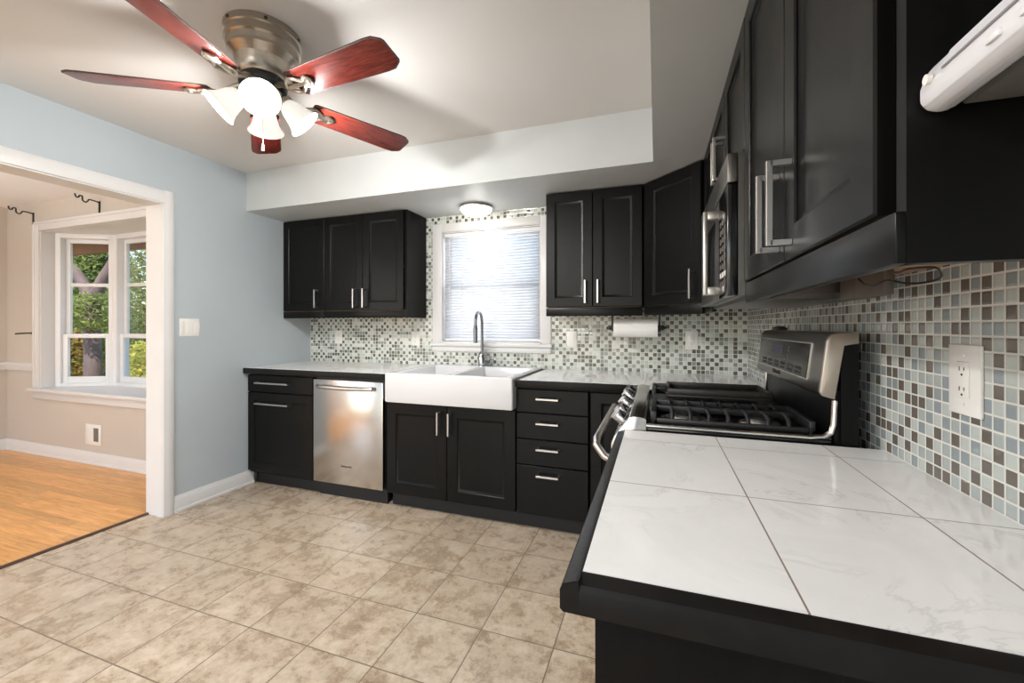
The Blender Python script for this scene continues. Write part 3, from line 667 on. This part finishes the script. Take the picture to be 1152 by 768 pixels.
def grate(y0, y1):
    g = MB(); zt = .974
    g.box(-.018, .000, y0, y1, .940, zt-.004, .003).box(.405, .420, y0, y1, .940, zt-.004, .003)
    g.box(.0, .405, y0, y0+.012, .934, .950, .003).box(.0, .405, y1-.012, y1, .940, zt-.004, .003)
    ym = (y0+y1)/2; g.box(.0, .405, ym-.006, ym+.006, .950, zt-.004, .003)
    for i in range(7):
        x = .045+.052*i; L = .10
        for yy, s_ in ((y0, 1), (y1, -1)):
            base = .945 if yy == y0 else .965
            g.tube([(x, yy+s_*.006, base), (x+.002, yy+s_*.014, zt-.012), (x+.001, yy+s_*.030, zt-.002), (x, yy+s_*.060, zt), (x-.001, yy+s_*L, zt-.004)], .0055, 8, [.006,.006,.006,.0055,.004])
    for x in (-.010, .412):
        for yy in (y0+.012, y1-.012): g.cyl((x, yy, .926), (x, yy, .95), .007)
    return g
for a, b in ((RY0+.030, RY0+.268), (RY1-.268, RY1-.030)): rl(grate(a, b), 'grate', M['black_iron'])
gy0, gy1 = RY0+.275, RY1-.275
gr = MB().box(-.012, .412, gy0, gy1, .940, .958, .004)
rl(gr, 'grate', M['black_iron'])
gd = empty('griddle_plate', (.2, RY0+.39, .976), 0, 'long dark griddle plate lying across the middle grates of the range', 'griddle')
g_ = MB().box(-.16, .175, -.105, .105, 0, .010, .003)
for a in ((-.16, .175, -.105, -.095), (-.16, .175, .095, .105), (-.16, -.150, -.095, .095), (.165, .175, -.095, .095)): g_.box(a[0], a[1], a[2], a[3], .008, .032, .003)
g_.build('plate', M['griddle'], gd)
MB().box(-.205, -.158, -.03, .03, .016, .024, .003).box(-.212, -.198, -.035, .035, .010, .030, .003).build('grip', M['black_iron'], gd)
# backguard: black lower panel, leaning stainless head with the display
rl(MB().box(.456, .470, RY0+.010, RY1-.010, .90, 1.06).box(.468, .508, RY0+.001, RY1-.001, .60, 1.19), 'back_panel', M['black_side'])
hp = [(.456,1.037),(.424,1.046),(.419,1.056),(.436,1.198),(.446,1.214),(.462,1.219),(.508,1.219),(.508,1.188),(.472,1.186)]
hd = rl(MB().prism(hp, 'y', RY0+.012, RY1-.012), 'control_head', M['steel_dark'])
for a, b in ((RY0-.001, RY0+.0118), (RY1-.0118, RY1+.001)): rl(MB().prism(hp, 'y', a, b, .003), 'end_cap', M['stove_tan'])
hd.location = (-.19, -rc, 0)
def onhead(u, v, out): # u along y, v 0..1 up the sloped face
    a = Vector((.4195, 0, 1.060)); b = Vector((.4358, 0, 1.196)); p = a+(b-a)*v; n = Vector((-(b-a).z, 0, (b-a).x)).normalized(); p += n*out; return (p.x, u, p.z)
def plate(u0, u1, v0, v1, o0, o1): return MB().rings([[onhead(u0,v0,o),onhead(u1,v0,o),onhead(u1,v1,o),onhead(u0,v1,o)] for o in (o0, o1)])
rl(plate(RY0+.105, RY1-.045, .13, .93, -.001, .003), 'display_bezel', M['nickel'], hd)
ds = rl(plate(RY0+.110, RY1-.050, .155, .905, .0, .0045), 'display', M['black_glass'], hd)
hd_objs = []
rl(plate(rc-.005, rc+.125, .55, .80, .0046, .0052), 'clock', M['clock'], hd)
def key(*a): rl(plate(*a), 'button', M['under_light'], hd)
for i in range(6):
    key(rc-.04+.035*i, rc-.025+.035*i, .42, .46, .0046, .0050)
for j in range(4):
    key(rc-.075, rc-.062, .48+.09*j, .52+.09*j, .0046, .0050); key(rc+.165, rc+.18, .48+.09*j, .52+.09*j, .0046, .0050)
for k in range(6):
    for j in range(2):
        rl(plate(RY0+.16+.085*k, RY0+.215+.085*k, .20+.10*j, .265+.10*j, .0046, .0054), 'button', M['black_matte'], hd)
# brand lettering under the display
tx = text('logo', 'KitchenAid', .022, M['slot'], r, (0,0,0), (0,0,0))
p = onhead(rc+.06, .06, .0010); tx.location = (p[0]-.19, p[1]-rc, p[2])
vy = Vector((0,-1,0)); vz = (Vector((.0163,0,.136))).normalized(); vx = vy.cross(vz)
tx.rotation_euler = Matrix((vy, vz, vx)).transposed().to_euler()
tag(MB().box(.462, .500, 1.955, 2.035, 1.2192, 1.231, .003).box(.468, .494, 1.965, 2.025, 1.229, 1.236, .003).build('timer', M['black_plastic']), 'small flat black gadget lying on top of the range backguard', 'timer')
pts = [(.49, 2.112, 1.11), (.51, 2.16, 1.06), (.535, 2.24, .99), (.545, 2.26, .945), (.54, 2.28, .93), (.535, 2.33, .955), (.53, 2.36, 1.0), (.545, 2.36, 1.05), (.552, 2.34, 1.10)]
tag(MB().tube(pts, .0022, 6).build('power_cord', M['under_light']), 'thin grey wire looping down behind the far end of the range', 'cord')

# ---------------------------------------------------------------- over-the-range microwave
MX = .194
r = empty('microwave', (MX, rc, 1.312), 0, 'black and stainless over-the-range microwave hung under the short cabinet', 'microwave')
mz = 1.312
def ml(m, name, mat, parent=None):
    o = m.build(name, mat, parent or r); o.location = (-MX, -rc, -mz) if parent is None else (0,0,0); return o
ml(MB().box(MX+.028, XT-.001, MY0+.002, MY1-.002, mz+.012, 1.737).box(MX+.05, XT-.001, MY0+.02, MY1-.02, mz, mz+.013), 'body', M['steel_dark'])
ml(MB().box(MX, MX+.027, MY0+.002, MY1-.002, 1.652, 1.737, .003), 'vent_grille', M['steel_dark'])
dy0 = MY0+.175
d_ = ml(MB().box(MX, MX+.027, dy0, MY1-.002, mz+.012, 1.648, .004), 'door', M['steel_dark'])
o = MB().box(MX-.002, MX+.004, dy0+.085, MY1-.05, mz+.065, 1.60, .002).build('door_window', M['black_enamel'], d_)
pts = [(MX+.002, dy0+.035, 1.340), (MX-.036, dy0+.035, 1.346), (MX-.041, dy0+.035, 1.37), (MX-.041, dy0+.035, 1.59), (MX-.036, dy0+.035, 1.614), (MX+.002, dy0+.035, 1.620)]
hm = MB().box(MX-.046, MX-.030, dy0+.020, dy0+.050, 1.340, 1.622, .005).box(MX-.036, MX+.002, dy0+.022, dy0+.048, 1.340, 1.368, .004).box(MX-.036, MX+.002, dy0+.022, dy0+.048, 1.594, 1.622, .004)
hm.build('handle', M['nickel'], d_)
k_ = ml(MB().box(MX, MX+.027, MY0+.002, dy0-.003, mz+.012, 1.648, .003), 'keypad', M['black_enamel'])
for i in range(8):
    b_ = MB()
    for j in range(3): b_.box(MX-.0012, MX+.001, MY0+.035+.042*j, MY0+.062+.042*j, 1.36+.027*i, 1.376+.027*i)
    b_.build('key_row', M['plastic' if i == 1 else 'under_light'], k_)

# ---------------------------------------------------------------- under-cabinet details on the right run
r = empty('under_cabinet_light', (.500, 1.22, ZU-.003), 0, 'flat grey under-cabinet light strip below the nearest wall cabinet', 'light fixture')
MB().box(-.040, -.026, .0155, .112, -.055, -.0005, .002).build('housing', M['under_light'], r)
MB().box(-.026, .030, .0, .112, -.012, -.0005, .002).build('diffuser', M['radio_grey'], r)
MB().box(-.043, -.024, -.120, .015, -.056, -.0005, .002).build('switch_box', M['under_light'], r)
P = [(.440,1.17,1.345),(.440,1.14,1.330),(.441,1.10,1.324),(.447,1.06,1.330),(.480,1.07,1.324),(.512,1.075,1.324),(.515,1.03,1.328),(.492,.98,1.335),(.455,.925,1.338),(.433,.95,1.340),(.434,.99,1.338),(.44,1.04,1.346)]
def smooth(P, n=6):
    P = [Vector(p) for p in P]; out = []
    for i in range(len(P)-1):
        a, b, c, d = P[max(i-1,0)], P[i], P[i+1], P[min(i+2,len(P)-1)]
        for k in range(n):
            t = k/n; out.append(.5*((2*b)+(c-a)*t+(2*a-5*b+4*c-d)*t*t+(3*b-a-3*c+d)*t*t*t))
    return out+[P[-1]]
tag(MB().tube(smooth(P), .0021, 8).build('power_cord', M['black_plastic']), 'black looped cable hanging under the nearest right wall cabinet', 'cord')

# ---------------------------------------------------------------- radio under the bridge cabinet
r = empty('kitchen_radio', (.285, .345, 1.462), 0, 'white under-cabinet CD radio with grey base at the top right corner', 'radio')
def R2(m, name, mat, parent=None): return m.build(name, mat, parent or r)
W = .205    # half length along y; front faces -x
sec = [(.004,.046),(-.012,.044),(-.022,.034),(-.028,.018),(-.028,.004),(-.022,-.005),(-.012,-.008),(-.006,-.007),(.004,-.002)]
R2(MB().prism(sec, 'y', -W, W, .006), 'front_panel', M['radio_white'])
R2(MB().box(.0045, .238, -W+.004, W-.004, -.004, .045, .004).box(.006, .20, -W+.02, W-.02, -.0065, .0, .002), 'housing', M['radio_grey'])
R2(MB().prism([(-.0195,.0365),(-.0215,.0365),(-.0290,.0195),(-.0270,.0195)], 'y', -.005, .165), 'disc_slot', M['radio_line'])
R2(MB().prism([(-.0195,.0350),(-.0228,.0350),(-.0293,.0208),(-.0270,.0208)], 'y', -.003, .163), 'disc_door', M['radio_white'])
for i in range(3): R2(MB().box(-.0302, -.026, .024+.034*i, .040+.034*i, .004, .011, .002), 'button', M['radio_white'])
R2(MB().lathe([(.005,0),(.005,.004)], (-.0275, .184, .020), (-1,0,0), 12), 'button', M['plastic'])
R2(MB().lathe([(.022,0),(.022,.010),(.018,.014),(.014,.012)], (-.020, -.060, .021), (-1,0,.3), 28), 'volume_knob', M['chrome'])
for x_, y_ in ((.07,.12),(.07,-.14),(.2,.12),(.2,-.14)): R2(MB().cyl((x_,y_,.044), (x_,y_,.1775), .009), 'mounting_spacer', M['chrome'])

# ---------------------------------------------------------------- paper towel holder
r = empty('paper_towel_holder', (-.131, 2.885, ZU-.003), 0, 'black under-cabinet holder carrying the paper towel roll', 'paper towel holder')
h_ = MB()
for s in (-1, 1):
    h_.prism([(-.018,0),(.018,0),(.016,-.10),(.022,-.125),(.016,-.15),(0,-.158),(-.016,-.15),(-.022,-.125),(-.016,-.10)], 'x', s*.150-.006, s*.150+.006, .002)
h_.box(-.155, .155, -.02, .02, -.006, -.0005)
h_.build('bracket', M['black_iron'], r)
MB().cyl((-.19,0,-.135), (.19,0,-.135), .008).lathe([(.008,0),(.016,.004),(.018,.012),(.012,.022),(.005,.026)], (.156,0,-.135), (1,0,0), 16).lathe([(.008,0),(.014,.004),(.015,.012),(.010,.024)], (-.156,0,-.135), (-1,0,0), 16).build('rod', M['black_iron'], r)
r2 = empty('paper_towel_roll', (-.131, 2.885, ZU-.003-.135), 0, 'white paper towel roll hanging under the cabinet right of the window', 'paper towel')
MB().rings([[(x, rr*math.cos(2*PI*i/40), rr*math.sin(2*PI*i/40)) for i in range(40)] for x, rr in ((-.139,.020),(-.139,.060),(-.137,.0625),(.137,.0625),(.139,.060),(.139,.020),(-.139,.020))], False, False).build('towel', M['paper'], r2)
MB().rings([[(x, rr*math.cos(2*PI*i/24), rr*math.sin(2*PI*i/24)) for i in range(24)] for x, rr in ((-.1395,.0195),(.1395,.0195),(.1395,.017),(-.1395,.017),(-.1395,.0195))], False, False).build('core', M['raw_wood'], r2)

# ---------------------------------------------------------------- outlets and switches
def wall_plate(label, loc_, rz, kind, w=.078, h=.122, name='electrical_outlet', cat='outlet', group=None):
    r = empty(name, loc_, rz, label, cat, group)
    MB().box(-w/2, w/2, -.006, 0, -h/2, h/2, .003).build('cover_plate', M['plastic'], r)
    if kind == 'outlet':
        MB().box(-.0175, .0175, -.0085, -.005, -.0345, .0345, .002).build('receptacle', M['plastic'], r)
        s = MB()
        for cz in (-.019, .019):
            s.box(-.0075, -.0055, -.0090, -.0080, cz-.002, cz+.006).box(.0050, .0068, -.0090, -.0080, cz-.001, cz+.005).lathe([(.0024,0),(.0024,.0008)], (0,-.0082,cz-.009), (0,-1,0), 12)
        s.build('slot', M['slot'], r)
    elif kind == 'rocker':
        MB().prism([(-.005,-.033),(-.0075,-.033),(-.0115,0),(-.0085,.033),(-.005,.033)], 'x', -.0165, .0165).build('rocker', M['plastic'], r)
    elif kind == 'double':
        for cx in (-.0005, .046): MB().prism([(-.005,-.033),(-.0075,-.033),(-.0115,0),(-.0085,.033),(-.005,.033)], 'x', cx-.0165, cx+.0165).build('rocker', M['plastic'], r)
        MB().box(-.058, -.034, -.0085, -.005, -.045, .045, .002).build('dimmer', M['plastic'], r)
    s = MB()
    for cz in ((-.047, .047) if kind != 'blank' else (-.042, .042)): s.lathe([(.0032,0),(.0032,.0012),(.002,.0016)], (0,-.0058,cz), (0,-1,0), 12)
    s.build('screw', M['nickel'] if kind == 'blank' else M['plastic'], r)
    return r
wall_plate('white outlet on the mosaic below the left wall cabinets, nearest the left wall', (-2.70, YT, 1.138), 0, 'outlet', .078, .118)
wall_plate('white outlet on the mosaic close to the left side of the window', (-1.903, YT, 1.132), 0, 'outlet', .078, .118)
wall_plate('white rocker switch on the mosaic just right of the window', (-.587, YT, 1.141), 0, 'rocker', .074, .118, 'light_switch', 'switch')
wall_plate('white outlet on the mosaic right of the paper towels', (.222, YT, 1.142), 0, 'outlet', .078, .124)
wall_plate('large white outlet on the blue mosaic at the right edge above the marble counter', (XT, 1.028, 1.134), -PI/2, 'outlet', .088, .134)
wall_plate('white double rocker switch plate on the blue-grey wall beside the cased opening', (XL, 1.976, 1.227), PI/2, 'double', .128, .120, 'light_switch', 'switch')
r = wall_plate('white wall plate with a grey opening below the bay window', (-4.775, DY, .262), 0, 'none', .225, .185, 'wall_vent', 'vent')
MB().box(.012, .078, -.0075, -.005, -.058, .062).build('opening', M['radio_grey'], r)
MB().box(-.085, -.012, -.009, -.005, -.062, .066, .002).build('shutter', M['plastic'], r)

# ---------------------------------------------------------------- curtain hardware in the dining room
def curtain_bracket(x, z, label):
    r = empty('curtain_bracket', (x, DY, z), 0, label, 'curtain bracket')
    MB().box(-.012, .012, -.006, -.0005, -.10, .012, .002).build('back_plate', M['black_iron'], r)
    pts = smooth([(0,-.004,0),(0,-.04,.006),(0,-.075,.006),(0,-.085,-.012),(0,-.10,-.022),(0,-.118,-.01),(0,-.120,.02),(0,-.128,.026),(0,-.14,.022),(0,-.145,.008),(0,-.158,.006),(0,-.166,.018),(0,-.168,.034)], 4)
    MB().tube(pts, .006, 8).build('rod_arm', M['black_iron'], r)
curtain_bracket(-5.722, 2.325, 'black iron curtain rod bracket at the left end above the bay window')
curtain_bracket(-4.688, 2.335, 'black iron curtain rod bracket above the middle of the bay window')
tag(MB().tube([(-5.735,DY-.001,1.166),(-5.735,DY-.03,1.168),(-5.735,DY-.09,1.166),(-5.735,DY-.12,1.162)], .007, 8).cyl((-5.735,DY-.0005,1.166),(-5.735,DY-.005,1.166),.018).build('curtain_tieback', M['black_iron']), 'black iron curtain tieback hook left of the bay window', 'tieback hook')

# ---------------------------------------------------------------- window blind
bx0, bx1, bz0, bz1 = WX0+.016, WX1-.016, WZ0+.018, WZ1-.014
r = empty('window_blind', ((bx0+bx1)/2, YB+.022, bz1), 0, 'white mini blind closed over the kitchen window', 'blind')
hw = (bx1-bx0)/2; hh = bz1-bz0
MB().box(-hw, hw, -.014, .014, -.028, 0, .003).build('head_rail', M['vinyl'], r)
s_ = MB(); n = 36; tilt = math.radians(62)
for i in range(n):
    z = -.042-(hh-.075)*i/(n-1); c, s = math.cos(tilt)*.0125, math.sin(tilt)*.0125
    v = [s_.bm.verts.new(p) for p in ((-hw+.004,-c,z-s),(hw-.004,-c,z-s),(hw-.004,-.002,z+.001),(-hw+.004,-.002,z+.001),(hw-.004,c,z+s),(-hw+.004,c,z+s))]
    s_.bm.faces.new((v[0],v[1],v[2],v[3])); s_.bm.faces.new((v[3],v[2],v[4],v[5]))
so = s_.build('slats', M['slat'], r, 80)
md = so.modifiers.new('thick', 'SOLIDIFY'); md.thickness = .0006
MB().box(-hw+.003, hw-.003, -.010, .010, -hh, -hh+.016, .003).build('bottom_rail', M['vinyl'], r)
MB().cyl((-hw+.055,-.018,-.02), (-hw+.055,-.018,-.62), .0035, n=8).cyl((-hw+.055,-.010,-.02), (-hw+.055,-.018,-.03), .003, n=8).build('tilt_wand', M['vinyl'], r)
cds = MB()
for x in (-hw*.62, 0, hw*.62): cds.cyl((x,-.0145,-.03), (x,-.0145,-hh+.012), .0009, n=6)
cds.build('ladder_cord', M['vinyl'], r)

# ---------------------------------------------------------------- ceiling lights
r = empty('ceiling_light', (-1.275, 2.86, ZS), 0, 'small round frosted dome light on the soffit over the sink', 'ceiling light')
MB().lathe([(.100,0),(.118,-.004),(.124,-.014),(.122,-.020),(.10,-.022)], n=40).build('base_ring', M['nickel'], r)
MB().lathe([(.119,-.020),(.117,-.030),(.105,-.046),(.08,-.062),(.045,-.072),(.012,-.075)], n=40).build('dome_shade', M['dome'], r)
light('dome_lamp', 'POINT', (-1.275, 2.86, ZS-.12), 1.5, (1,.97,.92), radius=.06)

FXc, FYc = -1.52, 1.28
r = empty('ceiling_fan', (FXc, FYc, ZC), 0, 'brushed nickel ceiling fan with five cherry blades and lit glass shades', 'ceiling fan')
MB().lathe([(.139,0),(.140,-.006),(.140,-.026),(.134,-.030),(.134,-.044),(.138,-.048),(.138,-.060),(.130,-.066),(.128,-.086),(.131,-.090),(.131,-.100),(.120,-.108),(.104,-.122),(.100,-.150),(.096,-.170),(.086,-.184),(.080,-.188)], n=56).build('motor_housing', M['fan_metal'], r)
sc_ = MB()
for k in range(6): a = k*PI/3+.4; sc_.lathe([(.006,0),(.006,.003),(.003,.004)], (.1398*math.cos(a), .1398*math.sin(a), -.015), (math.cos(a), math.sin(a), 0), 12)
sc_.build('screw', M['slot'], r)
MB().lathe([(.084,-.189),(.088,-.196),(.088,-.214),(.082,-.222),(.060,-.226)], n=40).build('flywheel', M['black_plastic'], r)
MB().lathe([(.060,-.226),(.066,-.230),(.064,-.255),(.056,-.280),(.040,-.288),(.030,-.296),(.010,-.300)], n=40).build('switch_housing', M['fan_metal'], r)
ZBL = -.245
def blade_mesh():
    R0, R1 = .185, .665; n = 14; m = MB(); out = []
    tp = [(R0,-.050),(R0+.012,-.058),(R1-.07,-.070),(R1-.035,-.068),(R1-.006,-.050),(R1,-.040),(R1,.040),(R1-.006,.050),(R1-.035,.068),(R1-.07,.070),(R0+.012,.058),(R0,.050)]
    ins = [(x+(.004 if x < .3 else -.004), y*.95) for x, y in tp]
    m.rings([[(x,y,-.003) for x,y in ins], [(x,y,-.0025) for x,y in tp], [(x,y,.0025) for x,y in tp], [(x,y,.003) for x,y in ins]])
    for f in m.bm.faces: f.material_index = 0
    m.bm.faces.ensure_lookup_table()
    for f in m.bm.faces:
        if len(f.verts) == 4: f.material_index = 1
    return m
bm0 = blade_mesh().build('blade', [M['blade'], M['blade_edge']], r)
iron = MB()
iron.tube([(.075,0,.028),(.105,0,.020),(.13,0,.004),(.155,0,-.008)], .011, 10, [.014,.011,.010,.011])
for s in (-1, 1): iron.tube(smooth([(.15,0,-.008),(.165,s*.020,-.010),(.19,s*.034,-.010),(.215,s*.026,-.010),(.235,s*.012,-.010),(.262,s*.020,-.010),(.275,s*.010,-.010),(.28,0,-.010)], 4), .0075, 8)
iron.box(.15, .28, -.010, .010, -.014, -.004, .003)
for x, y in ((.20,.028),(.20,-.028),(.268,0)): iron.lathe([(.007,0),(.007,.004),(.004,.006)], (x,y,-.014), (0,0,-1), 12)
ir0 = iron.build('blade_iron', M['fan_metal'], bm0)
bm0.location = (0,0,ZBL); pitch = math.radians(-13)
ph = math.radians(210.5)
for k in range(5):
    if k == 0: b_, i_ = bm0, ir0
    else:
        b_ = bm0.copy(); C.objects.link(b_); b_.parent = r; i_ = ir0.copy(); C.objects.link(i_); i_.parent = b_
    b_.rotation_euler = (Matrix.Rotation(ph-k*2*PI/5, 3, 'Z') @ Matrix.Rotation(pitch, 3, 'X')).to_euler()
    i_.location = (0,0,0)
for k, az in enumerate((-44, 46, 136, 226)):
    a = math.radians(az); dirh = Vector((math.cos(a), math.sin(a), 0)); ax = (dirh*math.cos(math.radians(44)) + Vector((0,0,-1))*math.sin(math.radians(44))).normalized()
    s0 = Vector((0,0,-.256)) + dirh*.072
    ar = MB().tube([Vector((0,0,-.245))+dirh*.035, Vector((0,0,-.246))+dirh*.058, s0], .010, 10).lathe([(.012,-.012),(.024,-.006),(.026,.010),(.024,.020)], s0, ax, 20).build('lamp_arm', M['fan_metal'], r)
    prof = [(q_[0]*.98, q_[1]*.94) for q_ in [(.026,.012),(.034,.022),(.043,.042),(.048,.065),(.054,.088),(.064,.108),(.072,.118),(.070,.119),(.061,.107),(.051,.088),(.045,.065),(.040,.042),(.031,.022)]]
    sh = MB().lathe(prof, s0, ax, 32, False, False).build('lamp_shade', M['shade_glass'], r)
    MB().lathe([(.012,.018),(.016,.03),(.026,.055),(.029,.07),(.024,.085),(.010,.095)], s0, ax, 20).build('bulb', M['bulb'], sh)
    p = Vector((FXc, FYc, ZC)) + s0 + ax*.118
    light('fan_lamp', 'POINT', p, 25.0, (1,.982,.955), radius=.03)
MB().cyl((.012,-.012,-.298), (.012,-.012,-.455), .0012, n=6).cyl((.012,-.012,-.455), (.012,-.012,-.480), .005, .0065, 10).build('pull_chain', M['nickel'], r)

# ---------------------------------------------------------------- outdoors beyond the bay
ZG = -.35
struct(MB().box(-30, 6, YB+.2, 30, ZG-.1, ZG).box(-30, DX-.2, -8, YB+.2, ZG-.1, ZG).build('ground_outside', M['grass']), 'lawn outside the bay window', 'ground')
struct(MB().box(-8.2, -3.3, 3.05, 3.09, 2.10, 2.30).box(-8.2, -3.3, DY+.15, 3.05, 2.26, 2.30).build('roof_eave', M['fascia']), 'brown eave board outside the bay window', 'eave')
def leaf_crown(blobs, n, size):
    vs, fs = [], []
    for cx, cy, cz, rx, ry, rz, wgt in blobs:
        for _ in range(int(n*wgt)):
            d = Vector((random.gauss(0,1), random.gauss(0,1), random.gauss(0,1))).normalized()*(random.uniform(.45,1)**.6)
            p = Vector((cx+d.x*rx, cy+d.y*ry, cz+d.z*rz)); u = Vector((random.gauss(0,1), random.gauss(0,1), random.gauss(0,.6))).normalized(); v = u.cross(Vector((random.gauss(0,1), random.gauss(0,1), random.gauss(0,1)))).normalized()
            s = size*random.uniform(.6,1.3); i = len(vs)
            vs += [p-u*s, p+v*s*.45+u*s*.1, p+u*s, p-v*s*.45+u*s*.1]; fs.append((i,i+1,i+2,i+3))
    return vs, fs
def plant(name, label, cat, loc_, blobs, n, size, mat, trunk=None, tmat='stem', part='foliage'):
    r = empty(name, loc_, 0, label, cat)
    vs, fs = leaf_crown(blobs, n, size); me = bpy.data.meshes.new(part); me.from_pydata([tuple(v) for v in vs], [], fs); me.materials.append(mat)
    o = bpy.data.objects.new(part, me); C.objects.link(o); o.parent = r
    if trunk:
        m = MB()
        for pts, rr in trunk: m.tube(smooth(pts, 4), .1, 12, None if rr is None else [rr[0]+(rr[1]-rr[0])*i/((len(pts)-1)*4) for i in range((len(pts)-1)*4+1)])
        m.build('trunk', M[tmat], r)
    return r
import math as _m
def ray(px, t): a = (px-576)/469.3; return Vector((-.32737-(-a*.94490), .94490+a*.32737))*t if False else Vector((-.32737+a*.94490, .94490+a*.32737))*t
T0 = ray(104, 7.5)
plant('tree', 'big forked tree trunk directly outside the bay window', 'tree', (T0.x, T0.y, ZG),
      [(-1.2,.3,4.6,1.8,1.6,1.3,1), (1.4,.4,4.9,1.6,1.6,1.3,1), (.30,-.12,1.85,.50,.42,.34,1.5), (.9,-.5,2.9,.30,.25,.5,.3)], 1500, .034, M['leaf_green'],
      [([(0,0,-.05),(.02,0,.8),(0,0,1.5),(.0,0,2.12)], (.135,.115)), ([(0,0,2.0),(-.18,-.07,2.4),(-.50,-.2,2.95),(-1.1,-.4,4.2)], (.10,.06)), ([(0,0,2.0),(.16,.06,2.4),(.42,.17,2.95),(.9,.35,4.4)], (.105,.06))], 'trunk')
for nm, lb, px, t, blobs, n, sz, mt in (
    ('shrub', 'rust-brown shrub low in the left of the bay window', 76, 8.6, [(0,0,.75,.5,.5,.8,1)], 2600, .05, 'leaf_rust'),
    ('shrub', 'yellow-green sunlit shrub in the right light of the bay window', 157, 7.6, [(0,0,.62,.36,.4,.7,1)], 2200, .042, 'leaf_yellow'),
    ('shrub', 'mid-green shrub just right of the forked trunk', 128, 9.8, [(0,0,1.2,.62,.62,1.25,1)], 3600, .05, 'leaf_dark'),
    ('tree', 'tall dark green tree behind the forked trunk', 88, 13.0, [(0,0,2.2,1.0,1.0,2.3,1), (.0,.0,4.4,1.0,1.0,1.3,.7)], 6500, .07, 'leaf_dark'),
    ('tree', 'airy green tree with sky gaps in the right light of the bay window', 163, 12.0, [(0,0,2.2,.8,.8,1.6,.8), (.1,0,4.2,.8,.8,.9,.35)], 3600, .06, 'leaf_green'),
    ('tree', 'light green tree at the left edge of the bay window', 46, 16.0, [(0,0,2.6,1.15,1.15,2.6,1)], 3600, .10, 'leaf_green'),
    ('tree', 'broad green tree far beyond the forked trunk', 124, 20.5, [(0,0,2.8,1.6,1.6,2.8,1)], 4200, .11, 'leaf_green'),
    ('tree', 'distant green tree farthest right beyond the bay window', 205, 16.5, [(0,0,2.4,1.1,1.1,2.5,1)], 3000, .10, 'leaf_dark'),
    ('tree', 'distant dark tree farthest left beyond the bay window', 10, 13.5, [(0,0,2.4,.9,.9,2.4,1)], 3000, .10, 'leaf_dark')):
    p = ray(px, t)
    plant(nm, lb, nm, (p.x, p.y, ZG), blobs, n, sz, M[mt], [([(0,0,-.03),(.03,0,.4),(0,.02,.9),(.02,0,blobs[0][2])], (.08 if nm == 'tree' else .03, .05 if nm == 'tree' else .015))])
